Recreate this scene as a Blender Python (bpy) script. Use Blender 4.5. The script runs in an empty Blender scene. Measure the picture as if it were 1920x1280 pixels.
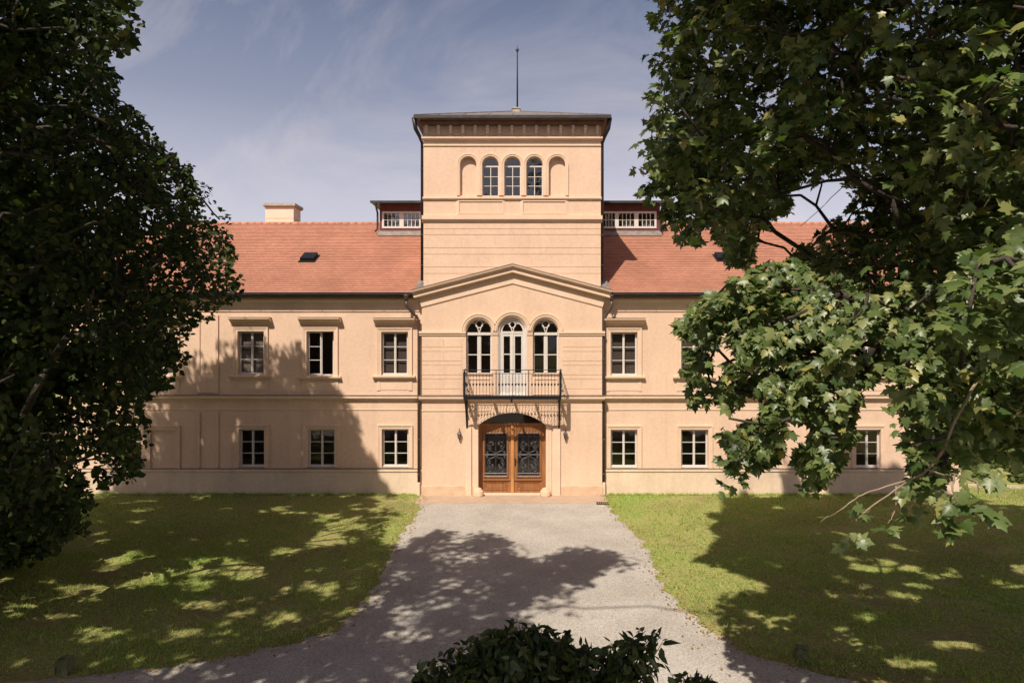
import bpy, bmesh, math, random
import numpy as np
from math import radians, sin, cos, pi
C = bpy.context.scene
COL = C.collection
rng = np.random.default_rng(7)
random.seed(7)

# ------------------------------------------------------------------ camera, sky, sun, exposure
F, Z0, CX, CH, VX, HZ = 1280.0, 24.6, 0.7, 5.54, 996.0, 640.0      # focal (1920 px frame), camera to facade, camera x, height
cd = bpy.data.cameras.new('camera'); cam = bpy.data.objects.new('camera', cd); COL.objects.link(cam)
cam.location = (CX, -Z0, CH); cam.rotation_euler = (pi/2, 0, 0)
cd.sensor_width = 36; cd.lens = 36*F/1920; cd.shift_x = -(VX-960)/1920; cd.clip_start = .1; cd.clip_end = 2000
C.camera = cam
SX, SZ = .44, 1.46                                                   # sun: light travels (+SX, +1, -SZ)
SUN = np.array([-SX, -1, SZ]); SUN /= np.linalg.norm(SUN)
w = bpy.data.worlds.new('World'); C.world = w; w.use_nodes = True
nt = w.node_tree; bg = nt.nodes['Background']
sky = nt.nodes.new('ShaderNodeTexSky'); sky.sky_type = 'NISHITA'; sky.sun_disc = False
sky.sun_elevation = math.asin(SUN[2]); sky.sun_rotation = math.atan2(SUN[0], SUN[1])
sky.altitude = 200; sky.air_density = 1.0; sky.dust_density = 3.5; sky.ozone_density = 1.2
tint = nt.nodes.new('ShaderNodeMix'); tint.data_type = 'RGBA'; tint.blend_type = 'MULTIPLY'; tint.inputs[0].default_value = 1
tint.inputs[7].default_value = (1.12, .97, .95, 1)
nt.links.new(sky.outputs[0], tint.inputs[6])
tc = nt.nodes.new('ShaderNodeTexCoord'); mp = nt.nodes.new('ShaderNodeMapping')
mp.inputs['Rotation'].default_value = (.5, .2, .6); mp.inputs['Scale'].default_value = (1.2, 5.0, 2.2)
nt.links.new(tc.outputs['Generated'], mp.inputs[0])
nz = nt.nodes.new('ShaderNodeTexNoise'); nz.inputs['Scale'].default_value = 1.7; nz.inputs['Detail'].default_value = 7; nz.inputs['Roughness'].default_value = .62
nz.inputs['Distortion'].default_value = .6
nt.links.new(mp.outputs[0], nz.inputs[0])
rp = nt.nodes.new('ShaderNodeValToRGB'); rp.color_ramp.elements[0].position = .47; rp.color_ramp.elements[1].position = .80
rp.color_ramp.elements[1].color = (.75, .75, .75, 1)
nt.links.new(nz.outputs[0], rp.inputs[0])
cm = nt.nodes.new('ShaderNodeMix'); cm.data_type = 'RGBA'
nt.links.new(rp.outputs[0], cm.inputs[0]); nt.links.new(tint.outputs[2], cm.inputs[6]); cm.inputs[7].default_value = (5.5, 5.0, 5.3, 1)
sx_ = nt.nodes.new('ShaderNodeSeparateXYZ'); nt.links.new(tc.outputs['Generated'], sx_.inputs[0])
hz = nt.nodes.new('ShaderNodeValToRGB'); he = hz.color_ramp.elements; he[0].position = 0; he[0].color = (.8,)*3+(1,); he[1].position = .55; he[1].color = (0, 0, 0, 1)
for p_, v_ in ((.21, .38), (.32, .14), (.42, .05)): q_ = he.new(p_); q_.color = (v_,)*3+(1,)
hm = nt.nodes.new('ShaderNodeMix'); hm.data_type = 'RGBA'; hm.inputs[7].default_value = (9.6, 8.9, 9.7, 1)      # pale summer haze low in the sky
nt.links.new(sx_.outputs[2], hz.inputs[0]); nt.links.new(hz.outputs[0], hm.inputs[0]); nt.links.new(cm.outputs[2], hm.inputs[6]); zr = nt.nodes.new('ShaderNodeValToRGB'); ze = zr.color_ramp.elements; ze[0].position = .42; ze[1].position = .75; ze[1].color = (.56, .56, .6, 1); ze[0].color = (1, 1, 1, 1)      # deeper blue overhead
zm = nt.nodes.new('ShaderNodeMix'); zm.data_type = 'RGBA'; zm.blend_type = 'MULTIPLY'; zm.inputs[0].default_value = 1
nt.links.new(sx_.outputs[2], zr.inputs[0]); nt.links.new(hm.outputs[2], zm.inputs[6]); nt.links.new(zr.outputs[0], zm.inputs[7]); nt.links.new(zm.outputs[2], bg.inputs[0]); bg.inputs[1].default_value = .078
sd = bpy.data.lights.new('sun', 'SUN'); sd.energy = 4.4; sd.angle = radians(.55); sd.color = (1, .90, .75)
so = bpy.data.objects.new('sun', sd); COL.objects.link(so); so.location = (-10, -30, 30)
from mathutils import Vector
so.rotation_euler = Vector(tuple(SUN)).to_track_quat('Z', 'Y').to_euler()
vs = C.view_settings; vs.view_transform = 'Standard'; vs.look = 'None'; vs.exposure = .42; vs.gamma = 1

# ------------------------------------------------------------------ measuring helpers (1920x1280 frame of the photograph)
def fx(px, y=0.): return CX + (px-VX)/F*(Z0+y)
def fz(py, y=0.): return CH + (HZ-py)/F*(Z0+y)
def gnd(px, py):
    Z = F*CH/(py-HZ); return (CX + (px-VX)/F*Z, Z-Z0)
def pt(px, py, Z): return np.array([CX+(px-VX)/F*Z, Z-Z0, CH+(HZ-py)/F*Z])

# ------------------------------------------------------------------ materials
MATS = {}
def nodes(m):
    m.use_nodes = True; return m.node_tree, m.node_tree.nodes['Principled BSDF']
def M(name, col, rough=.8, var=.12, scale=2., bump=0., bscale=80., spec=.3, metal=0., detail=4, fine=0., fscale=120.):
    m = bpy.data.materials.new(name); nt, b = nodes(m); MATS[name] = m
    b.inputs['Roughness'].default_value = rough; b.inputs['Specular IOR Level'].default_value = spec; b.inputs['Metallic'].default_value = metal
    tc = nt.nodes.new('ShaderNodeTexCoord')
    def noise(s, d):
        n = nt.nodes.new('ShaderNodeTexNoise'); n.inputs['Scale'].default_value = s; n.inputs['Detail'].default_value = d
        nt.links.new(tc.outputs['Object'], n.inputs[0]); return n
    n1 = noise(scale, detail)
    r = nt.nodes.new('ShaderNodeValToRGB'); e = r.color_ramp.elements
    e[0].position = .3; e[1].position = .7
    e[0].color = tuple(c*(1-var) for c in col)+(1,); e[1].color = tuple(min(1, c*(1+var)) for c in col)+(1,)
    nt.links.new(n1.outputs[0], r.inputs[0]); out = r.outputs[0]
    if fine:
        n2 = noise(fscale, 3); r2 = nt.nodes.new('ShaderNodeValToRGB'); f = r2.color_ramp.elements
        f[0].position = .32; f[1].position = .68; f[0].color = (1-fine,)*3+(1,); f[1].color = (1+fine,)*3+(1,)
        nt.links.new(n2.outputs[0], r2.inputs[0])
        mx = nt.nodes.new('ShaderNodeMix'); mx.data_type = 'RGBA'; mx.blend_type = 'MULTIPLY'; mx.inputs[0].default_value = 1
        nt.links.new(out, mx.inputs[6]); nt.links.new(r2.outputs[0], mx.inputs[7]); out = mx.outputs[2]
    nt.links.new(out, b.inputs['Base Color'])
    if bump:
        n3 = noise(bscale, 5); bp = nt.nodes.new('ShaderNodeBump'); bp.inputs['Strength'].default_value = bump; bp.inputs['Distance'].default_value = .02
        nt.links.new(n3.outputs[0], bp.inputs['Height']); nt.links.new(bp.outputs[0], b.inputs['Normal'])
    return m
PL = (.728, .522, .392)
plaster = M('plaster', PL, .9, .045, .7, .13, 55, .15, detail=6, fine=.05, fscale=9)
def stains(m, lo=.90):
    nt = m.node_tree; b = nt.nodes['Principled BSDF']; src = b.inputs['Base Color'].links[0].from_socket
    tc = nt.nodes.new('ShaderNodeTexCoord'); out = src
    for sc, d, p0, p1, l in (((1.6, 1.6, .16), 5, .30, .52, lo), ((.5, .5, .5), 6, .30, .55, .95)):
        mp = nt.nodes.new('ShaderNodeMapping'); mp.inputs['Scale'].default_value = sc; n = nt.nodes.new('ShaderNodeTexNoise'); n.inputs['Scale'].default_value = 1.6; n.inputs['Detail'].default_value = d; n.inputs['Roughness'].default_value = .65
        r = nt.nodes.new('ShaderNodeValToRGB'); r.color_ramp.elements[0].position = p0; r.color_ramp.elements[1].position = p1; r.color_ramp.elements[0].color = (l, l*.99, l*.985, 1)
        mx = nt.nodes.new('ShaderNodeMix'); mx.data_type = 'RGBA'; mx.blend_type = 'MULTIPLY'; mx.inputs[0].default_value = 1
        nt.links.new(tc.outputs['Object'], mp.inputs[0]); nt.links.new(mp.outputs[0], n.inputs[0]); nt.links.new(n.outputs[0], r.inputs[0]); nt.links.new(out, mx.inputs[6]); nt.links.new(r.outputs[0], mx.inputs[7]); out = mx.outputs[2]
    nt.links.new(out, b.inputs['Base Color'])
stains(plaster, .94)
trimm = M('plaster_trim', (.74, .54, .41), .88, .05, 1.6, .15, 60, .15, fine=.04, fscale=14)
stone = M('sandstone', (.66, .46, .32), .9, .14, 2.5, .5, 30, .2, fine=.1, fscale=40)
white = M('white_paint', (.64, .585, .55), .5, .05, 6, .05, 60, .4)
metal = M('brown_sheet_metal', (.11, .075, .07), .45, .25, 3, .1, 20, .5, .3)
dkmetal = M('dark_sheet_metal', (.05, .05, .055), .45, .25, 3, .1, 20, .5, .4)
pipem = M('dark_pipe_metal', (.055, .045, .05), .45, .25, 3, .1, 20, .5, .3)
flash = M('grey_flashing', (.24, .205, .19), .5, .25, 5, .1, 25, .5, .3)
iron = M('black_iron', (.014, .014, .017), .6, .2, 8, .1, 60, .25)
grillm = M('grey_iron', (.15, .145, .15), .4, .2, 9, .1, 60, .5, .6)
dred = M('dark_red_wood', (.14, .045, .045), .7, .2, 4, .2, 30)
concrete = M('concrete', (.42, .36, .30), .95, .2, 8, .5, 40, fine=.12, fscale=60)
plinthm = M('plinth_plaster', (.73, .57, .435), .9, .05, .8, .15, 55, .15, fine=.05, fscale=9); stains(plinthm, .90)
chimpl = M('chimney_plaster', (.78, .60, .48), .9, .04, 2, .2, 40)
roomm = M('room_plaster', (.42, .36, .33), .9, .1, 1)
roomd = M('dark_blind', (.095, .083, .077), .9, .02, 2)
rooml = M('room_blind', (.26, .235, .22), .9, .02, 1)
curtain = M('curtain_cloth', (.6, .6, .6), .9, .1, 8)
gravel_edge = None

wood = M('oak_wood', (.29, .122, .045), .5, .3, 2.2, .25, 30, .4)
def stretch(m, sc):
    nt = m.node_tree; t = [n for n in nt.nodes if n.type == 'TEX_COORD'][0]
    mp = nt.nodes.new('ShaderNodeMapping'); mp.inputs['Scale'].default_value = sc
    for l in list(nt.links):
        if l.from_node == t: nt.links.new(mp.outputs[0], l.to_socket)
    nt.links.new(t.outputs['Object'], mp.inputs[0])
stretch(wood, (9, 9, .9))

def glass(name, tintc, refl):
    m = bpy.data.materials.new(name); m.use_nodes = True; nt = m.node_tree; nt.nodes.clear()
    o = nt.nodes.new('ShaderNodeOutputMaterial'); mx = nt.nodes.new('ShaderNodeMixShader')
    t = nt.nodes.new('ShaderNodeBsdfTransparent'); t.inputs[0].default_value = tintc+(1,)
    g = nt.nodes.new('ShaderNodeBsdfGlossy'); g.inputs['Roughness'].default_value = .015
    fr = nt.nodes.new('ShaderNodeLayerWeight'); fr.inputs[0].default_value = .5
    pw = nt.nodes.new('ShaderNodeMath'); pw.operation = 'POWER'; pw.inputs[1].default_value = 4
    ad = nt.nodes.new('ShaderNodeMath'); ad.operation = 'MULTIPLY_ADD'; ad.inputs[1].default_value = .6; ad.inputs[2].default_value = refl; ad.use_clamp = True
    nt.links.new(fr.outputs['Facing'], pw.inputs[0]); nt.links.new(pw.outputs[0], ad.inputs[0]); nt.links.new(ad.outputs[0], mx.inputs[0])
    n = nt.nodes.new('ShaderNodeTexNoise'); n.inputs['Scale'].default_value = 2.2
    tcn = nt.nodes.new('ShaderNodeTexCoord'); nt.links.new(tcn.outputs['Object'], n.inputs[0])
    bp = nt.nodes.new('ShaderNodeBump'); bp.inputs['Strength'].default_value = .06; bp.inputs['Distance'].default_value = .05
    nt.links.new(n.outputs[0], bp.inputs['Height']); nt.links.new(bp.outputs[0], g.inputs['Normal'])
    nt.links.new(t.outputs[0], mx.inputs[1]); nt.links.new(g.outputs[0], mx.inputs[2]); nt.links.new(mx.outputs[0], o.inputs[0])
    return m
pane_m = glass('window_glass', (.92, .90, .89), .045)
pane_sky = glass('upper_window_glass', (.85, .87, .9), .12)

def tile_mat():
    m = bpy.data.materials.new('clay_tiles'); nt, b = nodes(m)
    b.inputs['Roughness'].default_value = .8; b.inputs['Specular IOR Level'].default_value = .25
    tc = nt.nodes.new('ShaderNodeTexCoord'); mp = nt.nodes.new('ShaderNodeMapping')
    mp.inputs['Location'].default_value = (0, .07, 0)
    br = nt.nodes.new('ShaderNodeTexBrick'); br.offset = .5
    br.inputs['Scale'].default_value = 1; br.inputs['Brick Width'].default_value = .19; br.inputs['Row Height'].default_value = ROWY
    br.inputs['Mortar Size'].default_value = .004; br.inputs['Mortar Smooth'].default_value = .3; br.inputs['Bias'].default_value = 0
    br.inputs['Color1'].default_value = (.375, .177, .122, 1); br.inputs['Color2'].default_value = (.44, .213, .15, 1); br.inputs['Mortar'].default_value = (.22, .095, .065, 1)
    nt.links.new(tc.outputs['Object'], mp.inputs[0]); nt.links.new(mp.outputs[0], br.inputs[0])
    n = nt.nodes.new('ShaderNodeTexNoise'); n.inputs['Scale'].default_value = .55; n.inputs['Detail'].default_value = 5
    nt.links.new(tc.outputs['Object'], n.inputs[0])
    r = nt.nodes.new('ShaderNodeValToRGB'); e = r.color_ramp.elements; e[0].position = .3; e[1].position = .72; e[0].color = (.86, .84, .82, 1); e[1].color = (1.1, 1.09, 1.08, 1)
    nt.links.new(n.outputs[0], r.inputs[0])
    mx = nt.nodes.new('ShaderNodeMix'); mx.data_type = 'RGBA'; mx.blend_type = 'MULTIPLY'; mx.inputs[0].default_value = 1
    nt.links.new(br.outputs[0], mx.inputs[6]); nt.links.new(r.outputs[0], mx.inputs[7]); nt.links.new(mx.outputs[2], b.inputs['Base Color'])
    return m
PITCH = .52; YE, RZ0, NR = -.07, 7.32, 42; ROWY = 7.11/42
tiles = tile_mat()
ridge_m = M('ridge_clay', (.46, .22, .155), .8, .2, 4)

def leaf_mat(name, cols, rough=.42, trans=.3, spec=.4):
    m = bpy.data.materials.new(name); nt, b = nodes(m)
    g = nt.nodes.new('ShaderNodeNewGeometry'); r = nt.nodes.new('ShaderNodeValToRGB'); r.color_ramp.interpolation = 'LINEAR'
    e = r.color_ramp.elements
    while len(e) < len(cols): e.new(.5)
    for k, (p, c) in enumerate(cols): e[k].position = p; e[k].color = c+(1,)
    nt.links.new(g.outputs['Random Per Island'], r.inputs[0]); nt.links.new(r.outputs[0], b.inputs['Base Color'])
    b.inputs['Roughness'].default_value = rough; b.inputs['Specular IOR Level'].default_value = spec
    t = nt.nodes.new('ShaderNodeBsdfTranslucent'); mx = nt.nodes.new('ShaderNodeMixShader'); mx.inputs[0].default_value = trans
    h = nt.nodes.new('ShaderNodeMix'); h.data_type = 'RGBA'; h.blend_type = 'MULTIPLY'; h.inputs[0].default_value = 1; h.inputs[7].default_value = (1.15, 1.6, .5, 1)
    nt.links.new(r.outputs[0], h.inputs[6]); nt.links.new(h.outputs[2], t.inputs[0])
    o = nt.nodes['Material Output']; nt.links.new(b.outputs[0], mx.inputs[1]); nt.links.new(t.outputs[0], mx.inputs[2]); nt.links.new(mx.outputs[0], o.inputs[0])
    return m
maple_m = leaf_mat('maple_leaves', [(0, (.045, .078, .022)), (.5, (.10, .138, .042)), (.9, (.18, .205, .075)), (.97, (.26, .24, .075)), (1, (.34, .29, .08))], .4, .22, .42)
linden_m = leaf_mat('linden_leaves', [(0, (.020, .036, .013)), (.5, (.034, .054, .017)), (.92, (.07, .09, .026)), (1, (.16, .15, .04))], .6, .25, .2)
shrub_m = leaf_mat('shrub_leaves', [(0, (.025, .045, .016)), (.6, (.04, .065, .02)), (1, (.08, .09, .02))], .4, .2, .35)
far_m = leaf_mat('far_leaves', [(0, (.04, .06, .018)), (.6, (.07, .10, .025)), (1, (.14, .15, .035))], .55, .35, .25)
bark = M('bark', (.06, .05, .042), .95, .35, 6, .8, 25, .1, fine=.2, fscale=30)
twig_m = M('pale_twig', (.26, .20, .145), .85, .2, 10, .2, 40, .2)

# ------------------------------------------------------------------ mesh helpers
class MB:
    def __init__(s): s.v = []; s.f = []
    def add(s, vs, fs):
        n = len(s.v); s.v += [tuple(map(float, v)) for v in vs]; s.f += [tuple(n+i for i in f) for f in fs]
    def box(s, x0, x1, y0, y1, z0, z1):
        s.add([(x0,y0,z0),(x1,y0,z0),(x1,y1,z0),(x0,y1,z0),(x0,y0,z1),(x1,y0,z1),(x1,y1,z1),(x0,y1,z1)],
              [(0,3,2,1),(4,5,6,7),(0,1,5,4),(1,2,6,5),(2,3,7,6),(3,0,4,7)])
    def quad(s, a, b, c, d): s.add([a, b, c, d], [(0,1,2,3)])
    def ngon(s, vs): s.add(vs, [tuple(range(len(vs)))])
    def sweep(s, path, prof, y, closed=False):
        """path (x,z) in a plane facing -Y; profile (n,o): n along the left normal, o out of the wall."""
        P = [np.array(p, float) for p in path]; k = len(P); R = []
        for i in range(k):
            d1 = P[i]-P[i-1] if (closed or i > 0) else None
            d2 = P[(i+1) % k]-P[i] if (closed or i < k-1) else None
            if d1 is None: d1 = d2
            if d2 is None: d2 = d1
            n1 = np.array([-d1[1], d1[0]])/np.linalg.norm(d1); n2 = np.array([-d2[1], d2[0]])/np.linalg.norm(d2)
            m = (n1+n2)/(1+n1@n2)
            R.append([(P[i][0]+n*m[0], y-o, P[i][1]+n*m[1]) for n, o in prof])
        q = len(prof); vs = [v for r in R for v in r]; fs = []
        for i in range(k if closed else k-1):
            a, b = i*q, ((i+1) % k)*q
            for j in range(q-1): fs.append((a+j, b+j, b+j+1, a+j+1))
        if not closed: fs += [tuple(range(q)), tuple((k-1)*q+j for j in reversed(range(q)))]
        s.add(vs, fs)
    def tube(s, path, r, n=8, cap=True):
        P = [np.array(p, float) for p in path]; rs = r if hasattr(r, '__len__') else [r]*len(P); vs = []; fs = []
        up = None
        for i, p in enumerate(P):
            d = P[min(i+1, len(P)-1)]-P[max(i-1, 0)]; d = d/(np.linalg.norm(d)+1e-9)
            if up is None: up = np.array([0,0,1.]) if abs(d[2]) < .9 else np.array([1.,0,0])
            a = np.cross(d, up); a /= np.linalg.norm(a)+1e-9; b = np.cross(d, a); up = -b if False else np.cross(a, d)
            for j in range(n):
                t = 2*pi*j/n; vs.append(p+rs[i]*(cos(t)*a+sin(t)*b))
        for i in range(len(P)-1):
            for j in range(n): fs.append((i*n+j, i*n+(j+1) % n, (i+1)*n+(j+1) % n, (i+1)*n+j))
        if cap: fs += [tuple(range(n)), tuple((len(P)-1)*n+j for j in range(n))]
        s.add(vs, fs)
    def lathe(s, prof, c, n=12, rot=0):
        vs = []; fs = []; k = len(prof)
        for r, z in prof:
            for j in range(n):
                t = 2*pi*j/n+rot; vs.append((c[0]+r*cos(t), c[1]+r*sin(t), c[2]+z))
        for i in range(k-1):
            for j in range(n): fs.append((i*n+j, i*n+(j+1) % n, (i+1)*n+(j+1) % n, (i+1)*n+j))
        fs += [tuple(range(n)), tuple((k-1)*n+j for j in range(n))]
        s.add(vs, fs)
    def ball(s, c, r, n=8):
        s.lathe([(r*sin(pi*t/6)+1e-4, -r*cos(pi*t/6)) for t in range(7)], c, n)
    def plate(s, outline, holes, y, depth=.3):
        bm = bmesh.new(); es = []
        for loop in [outline]+holes:
            vs = [bm.verts.new((x, y, z)) for x, z in loop]
            es += [bm.edges.new((vs[i], vs[(i+1) % len(vs)])) for i in range(len(vs))]
        bmesh.ops.triangle_fill(bm, use_beauty=True, use_dissolve=False, edges=es)
        bm.verts.index_update()
        s.add([v.co[:] for v in bm.verts], [tuple(v.index for v in f.verts) for f in bm.faces]); bm.free()
        for loop in holes:
            k = len(loop)
            for i in range(k):
                (x0, z0), (x1, z1) = loop[i], loop[(i+1) % k]
                s.quad((x0,y,z0), (x1,y,z1), (x1,y+depth,z1), (x0,y+depth,z0))
    def build(s, name, m, parent=None, smooth=False, origin=None):
        me = bpy.data.meshes.new(name)
        v = s.v
        me.from_pydata(v, [], s.f); me.materials.append(m)
        bm = bmesh.new(); bm.from_mesh(me); bmesh.ops.recalc_face_normals(bm, faces=bm.faces[:]); bm.to_mesh(me); bm.free()
        if smooth:
            for p in me.polygons: p.use_smooth = True
        o = bpy.data.objects.new(name, me); COL.objects.link(o)
        if parent is not None: o.parent = parent
        return o
def tag(o, label=None, cat=None, group=None, kind=None):
    for k, v in (('label', label), ('category', cat), ('group', group), ('kind', kind)):
        if v: o[k] = v
    return o
def empty(name, loc=(0,0,0)):
    o = bpy.data.objects.new(name, None); o.location = loc; COL.objects.link(o); return o
def arch(cx, r, zs, z0, n=20):
    """closed loop of an arched opening, counter-clockwise from bottom left going up (outside on the left)"""
    return [(cx-r, z0)]+[(cx-r*cos(pi*i/n), zs+r*sin(pi*i/n)) for i in range(n+1)]+[(cx+r, z0)]
def rect(x0, x1, z0, z1): return [(x0,z0),(x0,z1),(x1,z1),(x1,z0)]     # same sense: outside on the left

# ------------------------------------------------------------------ the manor house
WY = .22                                       # the wings stand a little behind the central bay
house = empty('manor_house')
tag(house, 'peach plastered two-storey manor house with central tower, pediment and red tiled roof', 'house')
wx = lambda p: fx(p, WY); wz = lambda p: fz(p, WY)
XL, XR = wx(121), wx(1797)
BL, BR = fx(791), fx(1129)
ZE = wz(556)                                   # top of the wing wall
# openings: (x0,x1,top,bottom)
up_win = [(280,329,623,703), (446,495,621,702), (575,626,621,704), (715,765,622,703), (1145,1195,622.5,704), (1277,1327,622.5,704), (1410,1460,622.5,704), (1603,1653,622.5,704)]
lo_win = [(215,265,804,875), (448,496,804,875), (577,628,804,875), (716,766,804,875), (1145,1195,805,876), (1277,1328,805,876), (1411,1460,805,876), (1605,1651,805,876)]
blind = (282,330,806,877)
R_ = lambda t, f=wx, g=wz: rect(f(t[0]), f(t[1]), g(t[3]), g(t[2]))
mb = MB()
lh = [R_(t) for t in up_win+lo_win if t[1] < 900]+[R_(blind)]
rh = [R_(t) for t in up_win+lo_win if t[1] > 900]
mb.plate(rect(XL, BL, -.05, ZE), lh, WY, .32)
mb.plate(rect(BR, XR, -.05, ZE), rh, WY, .32)
DEP = 14.1
mb.quad((XL,WY,-.05), (XL,DEP,-.05), (XL,DEP,ZE), (XL,WY,ZE)); mb.quad((XR,WY,-.05), (XR,DEP,-.05), (XR,DEP,ZE), (XR,WY,ZE))
mb.quad((XL,DEP,-.05), (XR,DEP,-.05), (XR,DEP,ZE), (XL,DEP,ZE))
for x in (XL, XR): mb.add([(x,WY,ZE),(x,DEP,ZE),(x,7.0,RZ0+PITCH*6.9)], [(0,1,2)])
b0 = blind; mb.box(wx(b0[0]), wx(b0[1]), WY+.05, WY+.31, wz(b0[3]), wz(b0[2]))
mb.build('wall', plaster, house)
# --- central bay: one plate up to the pediment, door arch + three arched windows
bay_c = [898, 960.7, 1023.3]; rB = 24.2/52.03; zsp = fz(622.5)
apx = fx(961); zap = fz(512); zed = fz(556)
door_x0, door_x1 = fx(897), fx(1023.5)
dsp, dcr = fz(797), fz(773.5)
hw = (door_x1-door_x0)/2; sag = dcr-dsp; Rd = (hw*hw+sag*sag)/(2*sag); dcx = (door_x0+door_x1)/2
a0 = math.asin(hw/Rd)
def darch(off=0, z0=-.02, n=24):
    R = Rd+off; zc = dcr-Rd; a = math.asin(min(1, (hw+off)/R))
    return [(dcx-hw-off, z0)]+[(dcx+R*sin(-a+2*a*i/n), zc+R*cos(-a+2*a*i/n)) for i in range(n+1)]+[(dcx+hw+off, z0)]
mb = MB()
bh = [arch(fx(bay_c[0]), rB, zsp, fz(701)), arch(fx(bay_c[1]), 27.0/52.03, fz(621.5), fz(742)), arch(fx(bay_c[2]), rB, zsp, fz(701))]
dl = darch(0, .03)
mb.plate([(BL,-.05), (BL,zed), (apx,zap), (BR,zed), (BR,-.05)], bh+[dl], 0, .36)
for x in (BL, BR): mb.quad((x,0,-.05), (x,WY+.05,-.05), (x,WY+.05,zed), (x,0,zed))
mb.build('bay_wall', plaster, house)
# grooves of the rusticated band
mb = MB()
# --- tower
TY = .10; TB = 6.95; TL, TR = fx(794, TY), fx(1126.5, TY); TD = 6.7
ty = lambda p: fx(p, TY); tz = lambda p: fz(p, TY)
tower_c = [878, 919.7, 961, 1002.3, 1044.5]; rT = 15.2/51.8
mb = MB()
th = [arch(ty(c), rT, tz(309.5), tz(367)) for c in tower_c]
ZT = tz(228)
mb.plate(rect(TL, TR, TB, ZT), th, TY, .26)
for i in (0, 4):
    c = ty(tower_c[i]); lp = arch(c, rT+.02, tz(309.5), tz(367)-.02); mb.ngon([(x, TY+.14, z) for x, z in lp])
mb.quad((TL,TY,TB), (TL,TD,TB), (TL,TD,ZT), (TL,TY,ZT)); mb.quad((TR,TY,TB), (TR,TD,TB), (TR,TD,ZT), (TR,TY,ZT)); mb.quad((TL,TD,TB), (TR,TD,TB), (TR,TD,ZT), (TL,TD,ZT))
mb.build('tower_wall', plaster, house)

def hband(mb, x0, x1, zt, zb, o, y, slope=.012):
    h = zt-zb
    mb.sweep([(x0, zb), (x1, zb)], [(0,-.01), (0,o*.25), (h*.22,o*.35), (h*.36,o*.9), (h*.42,o), (h-slope,o), (h,-.01)], y)
# --- string courses, plinth, flashings
mb = MB(); fl = MB(); SO = .13
for (x0, x1) in ((XL-.02, BL+.01), (BR-.01, XR+.02)):
    hband(mb, x0, x1, wz(740.5), wz(749.5), SO, WY)
    hband(mb, x0, x1, wz(766.5), wz(769.5), .022, WY, .004)
    fl.box(x0-.01, x1+.01, WY-SO-.02, WY+.005, wz(740.5)-.004, wz(740.5)+.012)
hband(mb, BL-.10, BR+.10, fz(741.5), fz(750.5), SO, 0)
hband(mb, BL-.012, BR+.012, fz(768.5), fz(771.5), .022, 0, .004)
fl.box(BL-.115, BR+.115, -SO-.02, .005, fz(741.5)-.004, fz(741.5)+.012)
mb.sweep([(BL-.1, fz(629)), (fx(bay_c[0])-rB-.004, fz(629))], [(0,-.01), (0,.03), (.05,.035), (.08,.065), (.15,.065), (.16,-.01)], 0)
mb.sweep([(fx(bay_c[2])+rB+.004, fz(629)), (BR+.1, fz(629))], [(0,-.01), (0,.03), (.05,.035), (.08,.065), (.15,.065), (.16,-.01)], 0)
for a, b, ra, rb in ((0, 1, rB, 27/52.03), (1, 2, 27/52.03, rB)):
    mb.sweep([(fx(bay_c[a])+ra+.004, fz(628)), (fx(bay_c[b])-rb-.004, fz(628))], [(0,-.01), (0,.025), (.06,.03), (.12,.045), (.13,-.01)], 0)
sc = mb.build('string_course', trimm, house)
mb = MB()
for (x0, x1) in ((XL-.06, BL), (BR, XR+.06)):
    mb.sweep([(x0, -.06), (x1, -.06)], [(0,-.02), (0,.045), (wz(884)+.06,.045), (wz(883)+.06,.075), (wz(879)+.06,.075), (wz(877)+.06,-.02)], WY)
    fl.box(x0-.005, x1, WY-.085, WY+.01, wz(877.6)-.004, wz(877.6)+.008)
mb.build('plinth', plinthm, house)
fl.build('flashing', flash, sc)
mb = MB()
for x0, x1 in ((BL-.02, fx(886)), (fx(1052), BR+.02)):
    mb = MB(); mb.sweep([(x0, -.05), (x1, -.05)], [(0,-.02), (0,.022), (fz(910)+.05-.008,.022), (fz(910)+.05,.01), (fz(910)+.05,-.02)], 0); mb.build('stone_base', stone, house)
# --- pilasters at the ends of the wings
mb = MB()
def pil(p0, p1):
    x0, x1 = wx(p0), wx(p1)
    for xa, xb in ((x0, x0+.10), (x1-.10, x1)):
        mb.box(xa, xb, WY-.05, WY+.01, wz(877)+.01, wz(772))
    for z0, z1, zt in ((wz(736), wz(590), wz(586)),):
        i0, i1 = x0+.11, x1-.11; zb = z0+ (.75 if z0 > 3 else .02)
        mb.plate(rect(x0, x1, z0, z1), [rect(i0, i1, zb, z1-.12)], WY-.05, .035)
        mb.quad((i0,WY-.016,zb), (i1,WY-.016,zb), (i1,WY-.016,z1-.12), (i0,WY-.016,z1-.12))
        for x in (x0, x1): mb.quad((x,WY-.05,z0), (x,WY+.01,z0), (x,WY+.01,z1), (x,WY-.05,z1))
        mb.quad((x0,WY-.05,z1), (x1,WY-.05,z1), (x1,WY+.01,z1), (x0,WY+.01,z1))
for p in ((370, 410), (1512, 1552), (124, 160), (1755, 1794)):
    mb = MB(); pil(*p); mb.build('pilaster', plaster, house)
# --- eaves cornice of the wings
mb = MB()
cove = [(0,-.01), (0,.03), (.05,.035), (.05,.015)]+[(.06+.33*sin(t*pi/12), .02+.07*(1-cos(t*pi/12))) for t in range(7)]+[(.40,.10), (.47,.10), (.48,-.01)]
for x0, x1 in ((XL-.05, BL), (BR, XR+.05)): mb = MB(); mb.sweep([(x0, wz(584)), (x1, wz(584))], cove, WY); mb.build('eaves_cornice', trimm, house)
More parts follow.
